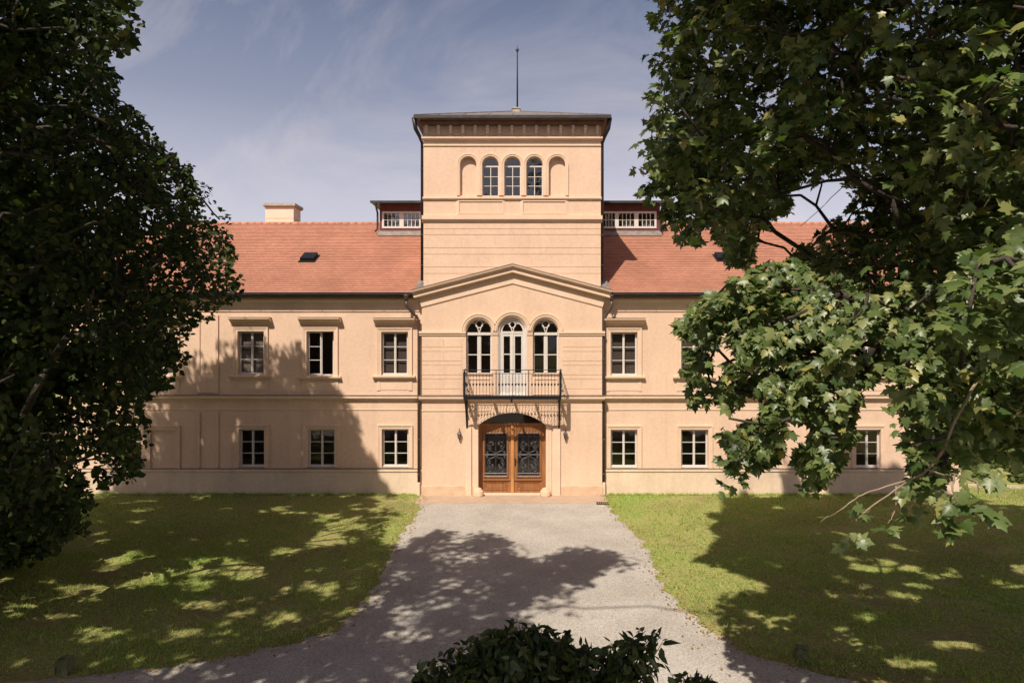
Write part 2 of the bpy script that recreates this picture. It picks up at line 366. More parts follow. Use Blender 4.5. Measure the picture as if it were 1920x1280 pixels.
# --- roof: rows of tiles, each row a raised course
mb = MB(); nY, nZ = -PITCH/math.hypot(1, PITCH), 1/math.hypot(1, PITCH)
def rows(x0, x1, i0=0, i1=NR):
    for i in range(i0, i1):
        y0, y1 = YE+i*ROWY, YE+(i+1)*ROWY
        h0 = .027; h1 = .006
        a = (y0+nY*h0, RZ0+PITCH*y0+nZ*h0); b = (y1+nY*h1, RZ0+PITCH*y1+nZ*h1); c = (y0+nY*.004, RZ0+PITCH*y0+nZ*.004)
        w0 = random.uniform(-.004, .004)
        mb.quad((x0,a[0],a[1]+w0), (x1,a[0],a[1]-w0), (x1,b[0],b[1]), (x0,b[0],b[1]))
        mb.quad((x0,c[0],c[1]), (x1,c[0],c[1]), (x1,a[0],a[1]-w0), (x0,a[0],a[1]+w0))
rows(XL-.12, TL-.03); rows(TR+.03, XR+.12)
YR = YE+NR*ROWY; ZR = RZ0+PITCH*YR
mb.quad((XL-.12,YR,ZR), (XR+.12,YR,ZR), (XR+.12,2*YR-YE,RZ0+PITCH*YE), (XL-.12,2*YR-YE,RZ0+PITCH*YE))
roof = mb.build('roof', tiles, house)
mb = MB()
x = XL-.12
while x < XR+.1:
    mb.tube([(x,YR,ZR+.0), (x+.33,YR,ZR+.0)], [.115, .095], 8); x += .335
mb.build('ridge_tiles', ridge_m, roof, True)
# --- gutters
for x0, x1 in ((XL-.15, fx(776)), (fx(1144), XR+.15)):
    mb = MB(); n = 9; zc = RZ0+PITCH*YE-.04; yc = YE-.05; pts = [(yc-.07*cos(pi*i/n), zc-.075*sin(pi*i/n)) for i in range(n+1)]
    pts += [(yc+.062*cos(pi*i/n), zc+.004-.066*sin(pi*i/n)) for i in range(n+1)]
    vs = [(x0,)+p for p in pts]+[(x1,)+p for p in pts]; k = len(pts)
    mb.add(vs, [(i, (i+1) % k, k+(i+1) % k, k+i) for i in range(k)]+[tuple(range(k)), tuple(range(k, 2*k))])
    mb.box(x0, x1, YE-.02, YE+.06, zc-.02, zc+.055)
    xx = x0+.4
    while xx < x1: mb.box(xx, xx+.02, yc-.077, yc+.05, zc-.05, zc+.012); xx += 1.12
    mb.build('gutter', dkmetal, house)
# --- downpipes
for s in (-1, 1):
    mb = MB(); g = fx(763) if s < 0 else fx(1146); e = fx(786.5, WY) if s < 0 else fx(1131.5, WY); yp = WY-.14
    yg = YE-.05; zg = RZ0+PITCH*YE-.11
    mb.lathe([(.05,-.20), (.055,-.10), (.11,.0), (.11,.04)], (g, yg, zg))
    mb.tube([(g,yg,zg-.18), (g,yg+.01,zg-.34), (g+(e-g)*.15,yg+.04,zg-.44), (g+(e-g)*.85,yp-.04,zg-.76), (e,yp,zg-.9), (e,yp,.45)], .05, 10)
    for z in (6.3, 4.9, 3.3, 2.0, .75): mb.lathe([(.058,-.02), (.062,0), (.058,.02)], (e, yp, z), 10)
    pz = mb.build('downpipe', metal, house, True)
    mb = MB(); mb.lathe([(.062,0), (.062,.46), (.056,.48)], (e, yp, -.02), 10); mb.build('standpipe', chimpl, pz)
# tower downpipes and the flashing at the foot
for s in (-1, 1):
    mb = MB(); xe = TL-.07 if s < 0 else TR+.07
    zt = tz(226)
    mb.tube([(xe+s*.22, TY-.30, zt), (xe+s*.17, TY-.26, zt-.38), (xe+s*.06, TY-.0, zt-.60), (xe, TY+.12, zt-.8), (xe, TY+.12, 7.75)], [.09,.075,.065,.05,.05], 10)
    for z in (11.8, 10.6, 9.4, 8.3): mb.lathe([(.058,-.02), (.062,0), (.058,.02)], (xe, TY+.12, z), 10)
    mb.build('tower_downpipe', pipem, house, True)
# --- pediment: raking cornice, double band
mb = MB()
slope = (zap-zed)/(apx-BL)
def rake(zoff, ex): return [(BL-ex, zed+zoff-slope*ex), (apx, zap+zoff), (BR+ex, zed+zoff-slope*ex)]
rk = [(0,-.10), (0,.17), (.02,.19), (.11,.19), (.12,.17), (.15,.18), (.215,.23), (.22,.285), (.275,.30), (.29,.28), (.29,-.10)]
mb.sweep(rake(.0, .26), rk, 0)
mb.sweep(rake(-.40, .01), [(0,-.01), (0,.012), (.03,.035), (.08,.035), (.34,.03), (.40,.03), (.40,-.01)], 0)
ped = mb.build('pediment_cornice', trimm, house)
mb = MB(); mb.sweep(rake(.0, .27), [(.292,-.11), (.292,.31), (.306,.31), (.306,-.11)], 0)
for s in (-1, 1):
    x = BL if s < 0 else BR; xo = x+s*.27
    z = zed+.30
    mb.add([(x-s*.02,TY-.02,z+.05), (xo,-.3,z-.06), (xo,.15,z-.06), (x+s*.22,.75,z+.42), (x-s*.02,.75,z+.42), (x-s*.02,TY-.02,z-.1), (xo,-.3,z-.1)], [(0,1,2,3,4), (0,5,6,1), (1,6,2)])
mb.build('flashing', flash, ped)
# --- grooves: drawn as thin recessed joints (dark shadow gaps are real: 12 mm strips set proud around them would show, so ashlar slabs are laid)
mb = MB()
def slabs(x0, x1, zs, y, f, stag, o=.012, g=.016):
    for i in range(len(zs)-1):
        zt, zb = f(zs[i])-g/2, f(zs[i+1])+g/2
        cuts = [x0]+[c for c in stag[i % len(stag)] if x0+.1 < c < x1-.1]+[x1]
        for a, b in zip(cuts[:-1], cuts[1:]):
            a2 = a+(g*.3 if a > x0 else 0); b2 = b-(g*.3 if b < x1 else 0)
            mb.sweep([(a2, zb), (b2, zb)], [(0,-.01), (0,o-.004), (.004,o), (zt-zb-.004,o), (zt-zb,o-.004), (zt-zb,-.01)], y)
rz = [633.5, 651, 659, 677, 685, 703, 711, 729, 740]
slabs(BL+.003, fx(bay_c[0])-rB-.14, rz, 0, fz, [[fx(832)], []]); mb.build('ashlar_band', plaster, house); mb = MB(); slabs(fx(bay_c[2])+rB+.14, BR-.003, rz, 0, fz, [[fx(1090)], []])
mb.build('ashlar_band', plaster, house); mb = MB()
tzs = [419, 429.5, 440.5, 465, 477, 501, 513, 537, 549, 560]
slabs(TL+.003, TR-.003, tzs, TY, tz, [[ty(897), ty(1020)], [ty(850), ty(961), ty(1072)], [ty(865), ty(929), ty(992), ty(1055)], [ty(897), ty(1023)]])
mb.build('ashlar_band', plaster, house)
# --- archivolts
mb = MB()
av = [(.004,-.02), (.004,.03), (.035,.034), (.04,.05), (.10,.052), (.12,.07), (.15,.07), (.155,-.01)]
for i, c in enumerate(bay_c):
    r = rB if i != 1 else 27/52.03; zs = zsp if i != 1 else fz(621.5)
    mb.sweep([(fx(c)-r*cos(pi*k/24), zs+.03+r*sin(pi*k/24)) for k in range(25)], [(n+.015, o) for n, o in av], 0); mb.build('archivolt', trimm, house); mb = MB()
av2 = [(.004,-.02), (.004,.02), (.02,.024), (.022,.035), (.075,.036), (.08,.05), (.116,.05), (.118,-.01)]
for i, c in enumerate(tower_c):
    a = arch(ty(c), rT, tz(309.5), tz(367)+.01)
    mb = MB(); mb.sweep(a, [(n, o+(.004 if i % 2 and o > 0 else 0)) for n, o in av2], TY); mb.build('archivolt', trimm, house)
# --- tower bands
mb = MB()
hband(mb, TL-.03, TR+.03, tz(369.5), tz(375.5), .07, TY)
hband(mb, TL-.05, TR+.05, tz(404), tz(417.5), .10, TY)
hband(mb, TL-.01, TR+.01, tz(271.5), tz(275.5), .035, TY)
hband(mb, TL-.06, TR+.06, tz(257), tz(264), .12, TY)
for a, b in ((861, 942), (981, 1060)):
    mb.sweep(rect(ty(a), ty(b), tz(399), tz(378)), [(0,-.01), (0,.03), (.02,.03), (.12,.002), (.12,-.01)], TY, True)
zb, zt_ = tz(257), tz(237)
for i in range(15):
    c = ty(800+22.85*i); hwid = .052
    mb.sweep([(c-hwid, zb+.0), (c+hwid, zb+.0)], [(0,-.01), (0,.06), (.06,.06), (.08,.10), (.20,.12), (.26,.16), (zt_-zb,.16), (zt_-zb,-.01)], TY)
    if i < 14:
        d = ty(800+22.85*(i+1)); mb.sweep(rect(c+.12, d-.12, zb+.05, zt_-.07), [(-.02,-.01), (-.02,.02), (0,.02), (0,-.01)], TY, True)
mb.build('tower_cornice', trimm, house)
# --- tower roof
EX = .42; zs_ = tz(228.5); xl, xr, yf, yb = fx(775,-.4), fx(1146.5,-.4), -.40, TD+.45
mb = MB(); mb.box(xl+.02, xr-.02, yf+.02, yb-.02, zs_-.0, zs_+.03); hband(mb, TL-.10, TR+.10, tz(228.6), tz(237), .20, TY); mb.build('tower_soffit', M('eave_shade_brown', (.23, .135, .115), .7, .2, 4, .2, 30), house)  # eave shade is painted into the dark brown of soffit and bed moulding
mb = MB(); zt = zs_+.085
mb.box(xl, xr, yf, yf+.10, zs_-.02, zt); mb.box(xl, xr, yb-.1, yb, zs_-.02, zt); mb.box(xl, xl+.1, yf+.1, yb-.1, zs_-.02, zt); mb.box(xr-.1, xr, yf+.1, yb-.1, zs_-.02, zt)
ax, ay = (xl+xr)/2+.06, (yf+yb)/2; az = fz(209, ay)
tg = mb; mb = MB(); mb.add([(xl+.03,yf+.03,zt+.002), (xr-.03,yf+.03,zt+.002), (xr-.03,yb-.03,zt+.002), (xl+.03,yb-.03,zt+.002), (ax,ay,az)], [(0,1,4), (1,2,4), (2,3,4), (3,0,4)])
for a in ((xl+.03,yf+.03), (xr-.03,yf+.03)): mb.tube([(a[0],a[1],zt+.02), (ax,ay,az+.015)], .022, 5)
for i in range(1, 8):
    x = xl+(xr-xl)*i/8; t = 1-abs(x-ax)/((xr-xl)/2); t = max(t, 0)
    mb.tube([(x,yf+.03,zt+.012), (x,yf+.03+(ay-yf)*t*.98,zt+.012+(az-zt)*t*.98)], .012, 4)
for x in np.arange(xl+.5, xr, 1.0): tg.box(x, x+.02, yf-.012, yf+.05, zs_-.03, zt+.012)
troof = mb.build('tower_roof', flash, house); tg.build('gutter', dkmetal, troof)
fy = ay; fxp = fx(970, fy); zb = fz(208, fy)
mb = MB(); zt2 = fz(97, fy)
mb.tube([(fxp,fy,zb-.1), (fxp,fy,zb+(zt2-zb)*.5), (fxp,fy,zt2)], [.035, .03, .022], 8)
fp = mb.build('flagpole', iron, house, True)
mb = MB(); mb.lathe([(.005,-.12), (.03,-.08), (.04,-.06), (.075,0), (.055,.05), (.02,.08), (.012,.13), (.006,.22)], (fxp, fy, fz(93, fy)-.03), 10); mb.build('finial', dkmetal, fp, True)
mb = MB(); mb.box(fxp-.2, fxp+.1, fy-.18, fy+.18, zb-.25, zb+.04); mb.box(fxp-.23, fxp+.13, fy-.21, fy+.21, zb+.04, zb+.08); mb.build('pole_base', concrete, fp)
# --- chimney
cy = 7.0; mb = MB(); c0, c1 = fx(497.5, cy), fx(550.5, cy); zt = fz(388, cy)
cyb = cy+.95
mb.box(c0, c1, cy, cyb, 10, fz(410.5, cy)); mb.box(c0+.012, c1-.012, cy+.012, cyb-.012, fz(410.5, cy), fz(409.3, cy)); mb.box(c0, c1, cy, cyb, fz(409.3, cy), zt)
ch = mb.build('chimney', chimpl, roof)
mb = MB(); mb.box(c0-.05, c1+.05, cy-.05, cyb+.05, zt, zt+.04); mb.box(c0-.1, c1+.1, cy-.1, cyb+.1, zt+.04, zt+.16); mb.build('cap', concrete, ch)
# --- skylights
for px, py, lean in ((580, 486, 1), (1355, 485, -1)):
    t = (CH+(HZ-py)/F*Z0-RZ0)/(PITCH-(HZ-py)/F); yy = t; zz = RZ0+PITCH*yy; xc = fx(px, yy)
    u = np.array([0, 1, PITCH])/math.hypot(1, PITCH); n = np.array([0, nY, nZ]); ctr = np.array([xc, yy, zz])
    def slab(mb, hx, a, b, h0, h1):
        vs = []
        for h in (h0, h1):
            for sx_, uu in ((-hx, a), (hx, a), (hx, b), (-hx, b)): vs.append(ctr+np.array([sx_,0,0])+u*uu+n*h)
        mb.add(vs, [(0,1,2,3), (4,5,6,7), (0,1,5,4), (1,2,6,5), (2,3,7,6), (3,0,4,7)])
    mb = MB(); slab(mb, .33, -.40, .40, .0, .05); slab(mb, .27, -.30, .33, .05, .17)
    sk = mb.build('skylight', iron, roof)
    mb = MB(); slab(mb, .23, -.26, .29, .17, .178); mb.build('pane', pane_sky, sk)
# --- dormers either side of the tower
def bars(mb, x0, x1, z0, z1, y0, y1, nx, nz, t):
    for i in range(1, nx): c = x0+(x1-x0)*i/nx; mb.box(c-t/2, c+t/2, y0, y1, z0, z1)
    for i in range(1, nz): c = z0+(z1-z0)*i/nz; mb.box(x0, x1, y0-.004, y1+.004, c-t/2, c+t/2)
DY = 5.72
for s, e0, e1, wins in ((-1, 712, 792, ((720, 749), (757, 786))), (1, 1126, 1237.5, ((1130.5, 1153), (1160, 1189), (1197, 1227)))):
    d = lambda p: fx(p, DY); q = lambda p: fz(p, DY); q_ = q
    x0, x1 = d(e0), d(e1); mb = MB()
    z0, z1 = q(435), q(383)
    holes = [rect(d(a), d(b), q(424.5), q(400)) for a, b in wins]
    mb.plate(rect(x0, x1, z0, z1), [rect(d(wins[0][0])-.06, d(wins[-1][1])+.06, q(427), q(397.5))], DY, .06)
    for x in (x0, x1): mb.quad((x,DY,z0-.3), (x,DY+2.4,z0-.3), (x,DY+2.4,z1), (x,DY,z1))
    do = mb.build('dormer', dred, roof)
    mb = MB(); mb.plate(rect(d(wins[0][0])-.09, d(wins[-1][1])+.09, q(428), q(396.5)), holes, DY-.02, .06); k = len(wins)
    for a, b in wins: bars(mb, d(a), d(b), q(424.5), q(400), DY, DY+.03, 4, 2, .028)
    mb.build('window_frame', white, do)
    mb = MB()
    for a, b in wins: mb.box(d(a)-.02, d(b)+.02, DY+.032, DY+.036, q(425), q(399.5))
    mb.build('pane', pane_sky, do)
    for a, b in wins:
        A, B = d(a), d(b); m = MB(); k = 40
        vs = [(A+(B-A)*(.30+.66*q/k), DY+.13+.03*sin(q*1.3)+.012*sin(q*3.1), z) for z in (q_(426), q_(411)) for q in range(k+1)]
        m.add(vs, [(q, q+1, k+2+q, k+1+q) for q in range(k)]); m.build('curtain', curtain, do)
    mb = MB(); mb.box(x0+.02, x1-.02, DY+.9, DY+.92, z0, z1); mb.build('room', roomm, do)
    mb = MB(); xa, xb = (x0-.32, x1+.05) if s < 0 else (x0-.05, x1+.12)
    mb.box(xa, xb, DY-.42, DY+2.5, z1, z1+.05); mb.box(xa, xb, DY-.46, DY-.42, z1-.03, z1+.07)
    xd = x0-.08 if s < 0 else x1+.02
    mb.tube([(xd,DY-.4,z1-.02), (xd,DY-.35,z1-.2), (xd,DY-.08,z1-.4), (xd,DY-.08,z0+.12), (xd-.07*(-s),DY-.2,z0+.0)], .045, 8)
    mb.build('dormer_roof', dkmetal, do)
    mb = MB(); u0 = DY-.02; mb.add([(x0-.05,u0,z0+.05), (x1+.05,u0,z0+.05), (x1+.05,u0-.28,RZ0+PITCH*(u0-.28)+.055), (x0-.05,u0-.28,RZ0+PITCH*(u0-.28)+.055), (x0-.05,u0,z0-.1), (x1+.05,u0,z0-.1)], [(0,1,2,3), (0,4,5,1), (1,5,2), (0,3,4)])
    mb.build('flashing', flash, do)
# --- rooms behind the windows
mb = MB(); mr = MB()
def room(m, x0, x1, y0, y1, z0, z1):
    m.quad((x0,y1,z0), (x1,y1,z0), (x1,y1,z1), (x0,y1,z1))
    for z in (z0, z1): m.quad((x0,y0,z), (x1,y0,z), (x1,y1,z), (x0,y1,z))
    for x in (x0, x1): m.quad((x,y0,z0), (x,y1,z0), (x,y1,z1), (x,y0,z1))
for x0, x1 in ((XL+.1, BL-.1), (BR+.1, XR-.1)):
    room(mb, x0, x1, WY+.4, 5.4, .3, 3.35); room(mb, x0, x1, WY+.4, 4.6, 3.55, 6.7)
room(mb, BL+.1, BR-.1, .42, 4.5, .02, 3.3); room(mb, BL+.1, BR-.1, .42, 4.5, 3.45, 6.8); room(mb, TL+.1, TR-.1, TY+.34, 4, 10.2, 12.6)
# partitions and a far inner window seen through the open casement
mb.build('room', roomm, house)
# --- windows
def window(t, kind, opened=False, hood=False, y=WY, blindy=None):
    x0, x1, z1, z0 = wx(t[0]), wx(t[1]), wz(t[2]), wz(t[3])
    yf = y+.13; fw = .028; mb = MB()
    mb.box(x0, x0+fw, yf, yf+.07, z0, z1); mb.box(x1-fw, x1, yf, yf+.07, z0, z1)
    mb.box(x0+fw, x1-fw, yf, yf+.07, z1-fw, z1); mb.box(x0+fw, x1-fw, yf, yf+.07, z0, z0+fw*1.25); mb.box((x0+x1)/2-.03, (x0+x1)/2+.03, yf+.002, yf+.06, z0, z1)
    mb.box(x0+.005, x1-.005, yf-.06, yf, z0+.001, z0+.05)
    cx = (x0+x1)/2
    fo = mb.build('window', white, house)
    def leaf(a, b, name='casement'):
        m = MB(); za, zb = z0+fw*1.25, z1-fw; g = .034
        m.box(a, a+g, yf-.018, yf+.04, za, zb); m.box(b-g, b, yf-.018, yf+.04, za, zb); m.box(a+g, b-g, yf-.018, yf+.04, zb-g, zb); m.box(a+g, b-g, yf-.018, yf+.04, za, za+g)
        for i in (1, 2): c = za+g+(zb-za-2*g)*i/3; m.box(a+g, b-g, yf-.006, yf+.03, c-.011, c+.011)
        return m, (a+g-.01, b-g+.01, za+g-.01, zb-g+.01)
    pm = MB(); lm, p = leaf(x0+fw, cx-.004); pm.box(p[0], p[1], yf+.010, yf+.014, p[2], p[3]); lm.build('casement', white, fo)
    if not opened:
        lm, p = leaf(cx+.004, x1-fw); pm.box(p[0], p[1], yf+.010, yf+.014, p[2], p[3]); 
        lm.box(cx-.022, cx+.022, yf-.032, yf-.018, z0+fw*1.25, z1-fw); lm.build('casement', white, fo)
    else:
        m = MB(); xh = x1-fw-.02; L = cx-x0-fw; za, zb = z0+fw*1.25, z1-fw; g = .045          # swung into the room
        for a, b in ((0, g), (L-g, L)): m.box(xh-.05, xh, yf+.08+a, yf+.08+b, za, zb)
        for a, b in ((za, za+g), (zb-g, zb)): m.box(xh-.05, xh, yf+.08+g, yf+.08+L-g, a, b)
        for i in (1, 2): c = za+(zb-za)*i/3; m.box(xh-.04, xh-.01, yf+.08+g, yf+.08+L-g, c-.013, c+.013)
        o = m.build('casement', white, fo); o['label'] = 'right casement standing open into the room'
        m = MB(); m.box(cx+.10, cx+.17, 1.35, 1.4, 3.6, 5.35); m.box(cx+.17, cx+.5, 1.36, 1.39, 5.0, 5.06); m.build('inner_door_frame', white, fo)
    pm.build('pane', pane_m, fo)
    if blindy is not None:
        m = MB(); m.quad((x0+.01,y+.23,z0+.01), (x1-.01,y+.23,z0+.01), (x1-.01,y+.23,z1-.01), (x0+.01,y+.23,z1-.01)); m.build('roller_blind', blindy, fo)
    surround(fo, x0, x1, z0, z1, hood, y)
    return fo
def surround(fo, x0, x1, z0, z1, hood, y):
    m = MB(); W = .155
    path = [(x0,z0-.02), (x0,z1), (x1,z1), (x1,z0-.02)]
    m.sweep(path, [(.004,-.02), (.004,.028), (.07,.028), (.075,.042), (.115,.042), (.12,.058), (W,.058), (W+.003,-.01)], y)
    m.build('surround', trimm, fo)
    if hood:
        m = MB(); zt = z1+.50; c0, c1 = 0, 0
        zh = z1+.235
        m.sweep([(x0-.25, zh), (x1+.27, zh)], [(0,-.01), (0,.03), (.05,.035), (.09,.06), (.14,.13), (.15,.185), (.19,.195), (.20,.245), (.25,.255), (.265,-.01)], y)
        h = m.build('hood', trimm, fo)
        m = MB(); m.box(x0-.26, x1+.28, y-.262, y+.005, zh+.266, zh+.274); m.build('flashing', flash, h)
        m = MB()
        m.sweep([(x0-.30, z0-.13), (x1+.27, z0-.13)], [(0,-.01), (0,.05), (.03,.07), (.045,.13), (.10,.14), (.115,-.01)], y)
        for a, b in ((x0-.155, x0-.04), (x1+.04, x1+.155)):
            m.box(a, b, y-.022, y+.01, z0-.56, z0-.13)
        m.box(x0-.04, x1+.04, y-.012, y+.01, z0-.54, z0-.13)
        m.build('sill', trimm, fo)
    else:
        m = MB(); m.box(x0-.0, x1+.0, y-.02, y+.1, z0-.02, z0-.004); m.build('sill', flash, fo)
for i, t in enumerate(up_win): window(t, 0, opened=(i == 2), hood=True, blindy=(None if i == 2 else rooml if i == 1 else roomd))
for i, t in enumerate(lo_win): window(t, 0)
bo = MB(); bo.sweep(rect(wx(blind[0])+.02, wx(blind[1])-.02, wz(blind[3])+.02, wz(blind[2])-.02), [(0,-.01), (0,.012), (-.03,.012), (-.03,-.01)], WY+.05, True)
bo = bo.build('blind_window', trimm, house); surround(bo, wx(blind[0]), wx(blind[1]), wz(blind[3]), wz(blind[2]), False, WY)
# arched windows
def arched(c, r, zs, z0, y, glassm, style):
    loop = arch(c, r, zs, z0, 24); mb = MB(); fw = .055; yf = y+.12
    fr = [(0,-.13-.07), (0,-.13), (-fw,-.13), (-fw,-.13-.07)]
    if style == 'tower':
        fr = [(-.001,-.19), (-.001,-.12), (-.028,-.12), (-.028,-.19)]
        mb.sweep(loop, fr, y, True)
        a, b = c-r+.028, c+r-.028
        mb.box(a, b, yf, yf+.06, zs-.05, zs+.0); mb.box(c-.014, c+.014, yf+.005, yf+.05, z0+.04, zs-.06)
        for k in (1, 2): z = z0+.04+(zs-.1-z0)*k/3; mb.box(a, b, yf+.01, yf+.045, z-.010, z+.010)
        o = mb.build('arched_window', white, house)
    elif style == 'bay':
        mb.sweep(loop, [(-.001,-.21), (-.001,-.13), (-.04,-.13), (-.04,-.21)], y, True)
        a, b = c-r+.04, c+r-.04
        mb.box(a, b, yf-.03, yf+.06, zs-.11, zs-.01); mb.box(c-.048, c+.048, yf, yf+.06, z0+.055, zs-.11)
        for x0, x1 in ((a, c-.048), (c+.048, b)):
            g = .022; mb.box(x0, x0+g, yf+.01, yf+.05, z0+.04, zs-.11); mb.box(x1-g, x1, yf+.01, yf+.05, z0+.04, zs-.11)
            z = z0+(zs-z0)*.46; mb.box(x0+g, x1-g, yf+.015, yf+.05, z-.018, z+.018)
        o = mb.build('arched_window', white, house)
    else:
        mb.sweep(loop, [(-.001,-.21), (-.001,.0-.04), (-.05,-.04), (-.055,-.10), (-.15,-.11), (-.15,-.21)], y, True)
        a, b = c-r+.15, c+r-.15
        mb.box(a, b, yf-.02, yf+.06, zs-.07, zs+.01)
        zb = z0; zm = fz(699)
        for x0, x1 in ((a, c-.004), (c+.004, b)):
            g = .085; mb.box(x0, x0+g*(.6 if x0 == a else 1.0), yf-.01, yf+.05, zb, zs-.07); mb.box(x1-g*(1. if x0 == a else .6), x1, yf-.01, yf+.05, zb, zs-.07)
            mb.box(x0+.05, x1-.05, yf-.008, yf+.05, zs-.17, zs-.07); mb.box(x0+.05, x1-.05, yf-.006, yf+.05, zb, zm)
            mb.box(x0+.13, x1-.13, yf-.02, yf-.006, zb+.12, zb+.32); mb.box(x0+.13, x1-.13, yf-.02, yf-.006, zb+.44, zm-.08)
            mb.box(x0+.05, x1-.05, yf+.005, yf+.045, fz(664)-.02, fz(664)+.02)
        mb.box(c-.02, c+.02, yf-.03, yf-.01, zb, zs-.07)
        o = mb.build('balcony_door', white, house)
    if style != 'tower':
        m = MB(); rr = r-.04 if style == 'bay' else r-.15; rc = rr*.30; zc = zs+rr-rc-.012; yy = yf+.015
        m.tube([(c+rc*cos(2*pi*k/20), yy, zc+rc*sin(2*pi*k/20)) for k in range(21)], .022, 6)
        for s in (-1, 1):
            m.tube([(c+s*.015, yy, zs), (c+s*.05, yy, zs+.12), (c+s*rc*.75, yy, zc-rc*.3), (c+s*rc*1.2, yy, zc+rc*.35), (c+s*rr*.62, yy, zs+rr*.78)], .02, 6)
        m.build('fanlight_tracery', white, o)
    lp = arch(c, r-.03, zs, z0+.02, 24); m = MB(); m.ngon([(x, yf+.035, z) for x, z in lp])
    if style == 'door': m = MB(); lp = arch(c, r-.1, zs, fz(702), 24); m.ngon([(x, yf+.035, z) for x, z in lp])
    m.build('pane', glassm, o)
    return o
for i in (1, 2, 3): arched(ty(tower_c[i]), rT, tz(309.5), tz(367), TY, pane_sky, 'tower')
arched(fx(bay_c[0]), rB, zsp, fz(701), 0, pane_m, 'bay'); arched(fx(bay_c[2]), rB, zsp, fz(701), 0, pane_m, 'bay')
arched(fx(bay_c[1]), 27/52.03, fz(621.5), fz(742), 0, pane_m, 'door')
mb = MB()
for c in (bay_c[0], bay_c[2]):
    mb.sweep([(fx(c)-rB-.02, fz(701)-.035), (fx(c)+rB+.02, fz(701)-.035)], [(0,-.01), (0,.03), (.03,.045), (.033,-.01)], 0)
    mb.sweep(rect(fx(c)-rB+.06, fx(c)+rB-.06, fz(738), fz(711)), [(0,-.01), (0,.02), (.03,.02), (.03,-.01)], 0, True)
mb.build('sill', trimm, house)
# --- entrance door
yd = .30; mb = MB(); J = .10
zt = fz(799)
dz0, dz1 = .012, zt
mb.box(door_x0, door_x0+.10, yd-.03, yd+.06, dz0, dz1); mb.box(door_x1-.10, door_x1, yd-.03, yd+.06, dz0, dz1)
mb.box(door_x0, door_x1, yd-.05, yd+.06, dz1, dz1+.085); mb.box(door_x0+.01, door_x1-.01, yd-.085, yd-.05, dz1+.06, dz1+.085)
door = mb.build('entrance_door', wood, house)
fan = [(x, z) for x, z in darch(-.004, 0) if z > dz1+.08]
m = MB(); m.ngon([(x, yd+.02, z) for x, z in [(door_x0+.02, dz1+.07)]+fan[0:]+[(door_x1-.02, dz1+.07)]]); m.build('fanlight', pane_m, door)
def leafdoor(a, b, s):
    m = MB(); g = .155; go, gi = (.09, .155) if s < 0 else (.155, .09); zp = fz(900); zg = fz(896); ztg = fz(812.5)
    yb0, yb1 = yd-.01, yd+.04
    m.box(a, a+go, yb0, yb1, dz0+.01, dz1-.004); m.box(b-gi, b, yb0, yb1, dz0+.01, dz1-.004)
    m.box(a+go, b-gi, yb0+.002, yb1, ztg, dz1-.004); m.box(a+go, b-gi, yb0+.002, yb1, fz(905), zg); m.box(a+go, b-gi, yb0+.002, yb1, dz0+.01, dz0+.11)
    m.box(a+go, b-gi, yb0+.02, yb1, dz0+.11, fz(905))
    m.sweep(rect(a+go+.03, b-gi-.03, dz0+.14, fz(905)-.03), [(0,-.03), (0,.012), (-.02,.012), (-.05,-.01), (-.05,-.03)], yd, True)
    m.box(a+go+.085, b-gi-.085, yb0-.004, yb0+.02, dz0+.195, fz(905)-.085)
    m.sweep(rect(a+go, b-gi, zg, ztg), [(.03,0), (.03,.035), (.0,.045), (-.02,.03), (-.025,0)], yd, True)
    m.box(a+.04, b-.04, yb0-.04, yb0-.004, fz(903), fz(900.5))
    o = m.build('door_leaf', wood, door)
    x0, x1 = a+go-.01, b-gi+.01
    m = MB(); m.box(x0, x1, yd+.022, yd+.026, zg-.01, ztg+.01); m.build('pane', pane_m, o)
    # wrought iron grille
    m = MB(); yg = yd-.035; r = .011; cx = (x0+x1)/2; zc = (zg+ztg)/2; H = ztg-zg; W = x1-x0
    for z in (zg+.03, zg+.13, zc, ztg-.13, ztg-.03): m.tube([(x0,yg,z), (x1,yg,z)], .009, 5)
    for x in (x0+.045, cx, x1-.045): m.tube([(x,yg,zg-.03), (x,yg,ztg+.03)], .010, 5)
    def spiral(px_, pz_, r0, turns, d, ph):
        P = []
        for k in range(int(16*turns)+1):
            t = k/16; rr = r0*(1-t/(turns+.3)); an = ph+d*2*pi*t; P.append((px_+rr*cos(an), yg, pz_+rr*sin(an)))
        return P
    for sx_ in (-1, 1):
        for sz_ in (-1, 1):
            for k, (dx, dz, rr) in enumerate(((.26, .17, .085), (.25, .33, .105), (.13, .25, .06), (.36, .05, .045))):
                px_, pz_ = cx+sx_*dx*W, zc+sz_*dz*H
                m.tube(spiral(px_, pz_, rr, 1.6, sx_*sz_*(1 if k % 2 else -1), pi/2 if k % 2 else -pi/2), .010, 4)
            m.tube([(cx,yg,zc+sz_*.05), (cx+sx_*.08,yg,zc+sz_*.10), (cx+sx_*W*.30,yg,zc+sz_*H*.10), (cx+sx_*W*.38,yg,zc+sz_*H*.22), (cx+sx_*W*.16,yg,zc+sz_*H*.30), (cx+sx_*.03,yg,zc+sz_*H*.38)], .010, 4)
    m.tube([(cx+.07*cos(2*pi*k/14),yg-.005,zc+.07*sin(2*pi*k/14)) for k in range(15)], .013, 5); m.ball((cx,yg-.01,zc), .035, 8)
    m.build('grille', grillm, o)
    return o
leafdoor(door_x0+.10, dcx-.02, -1); l2 = leafdoor(dcx+.02, door_x1-.10, 1)
m = MB(); m.box(dcx-.055, dcx+.055, yd-.05, yd-.012, dz0+.01, dz1-.006); m.sweep([(dcx-.05, dz1-.12), (dcx+.05, dz1-.12)], [(0,0), (0,.08), (.06,.09), (.08,0)], yd-.02)
m.build('astragal', M('pale_oak', (.50, .24, .085), .5, .2, 2, .2, 30, .4), door)
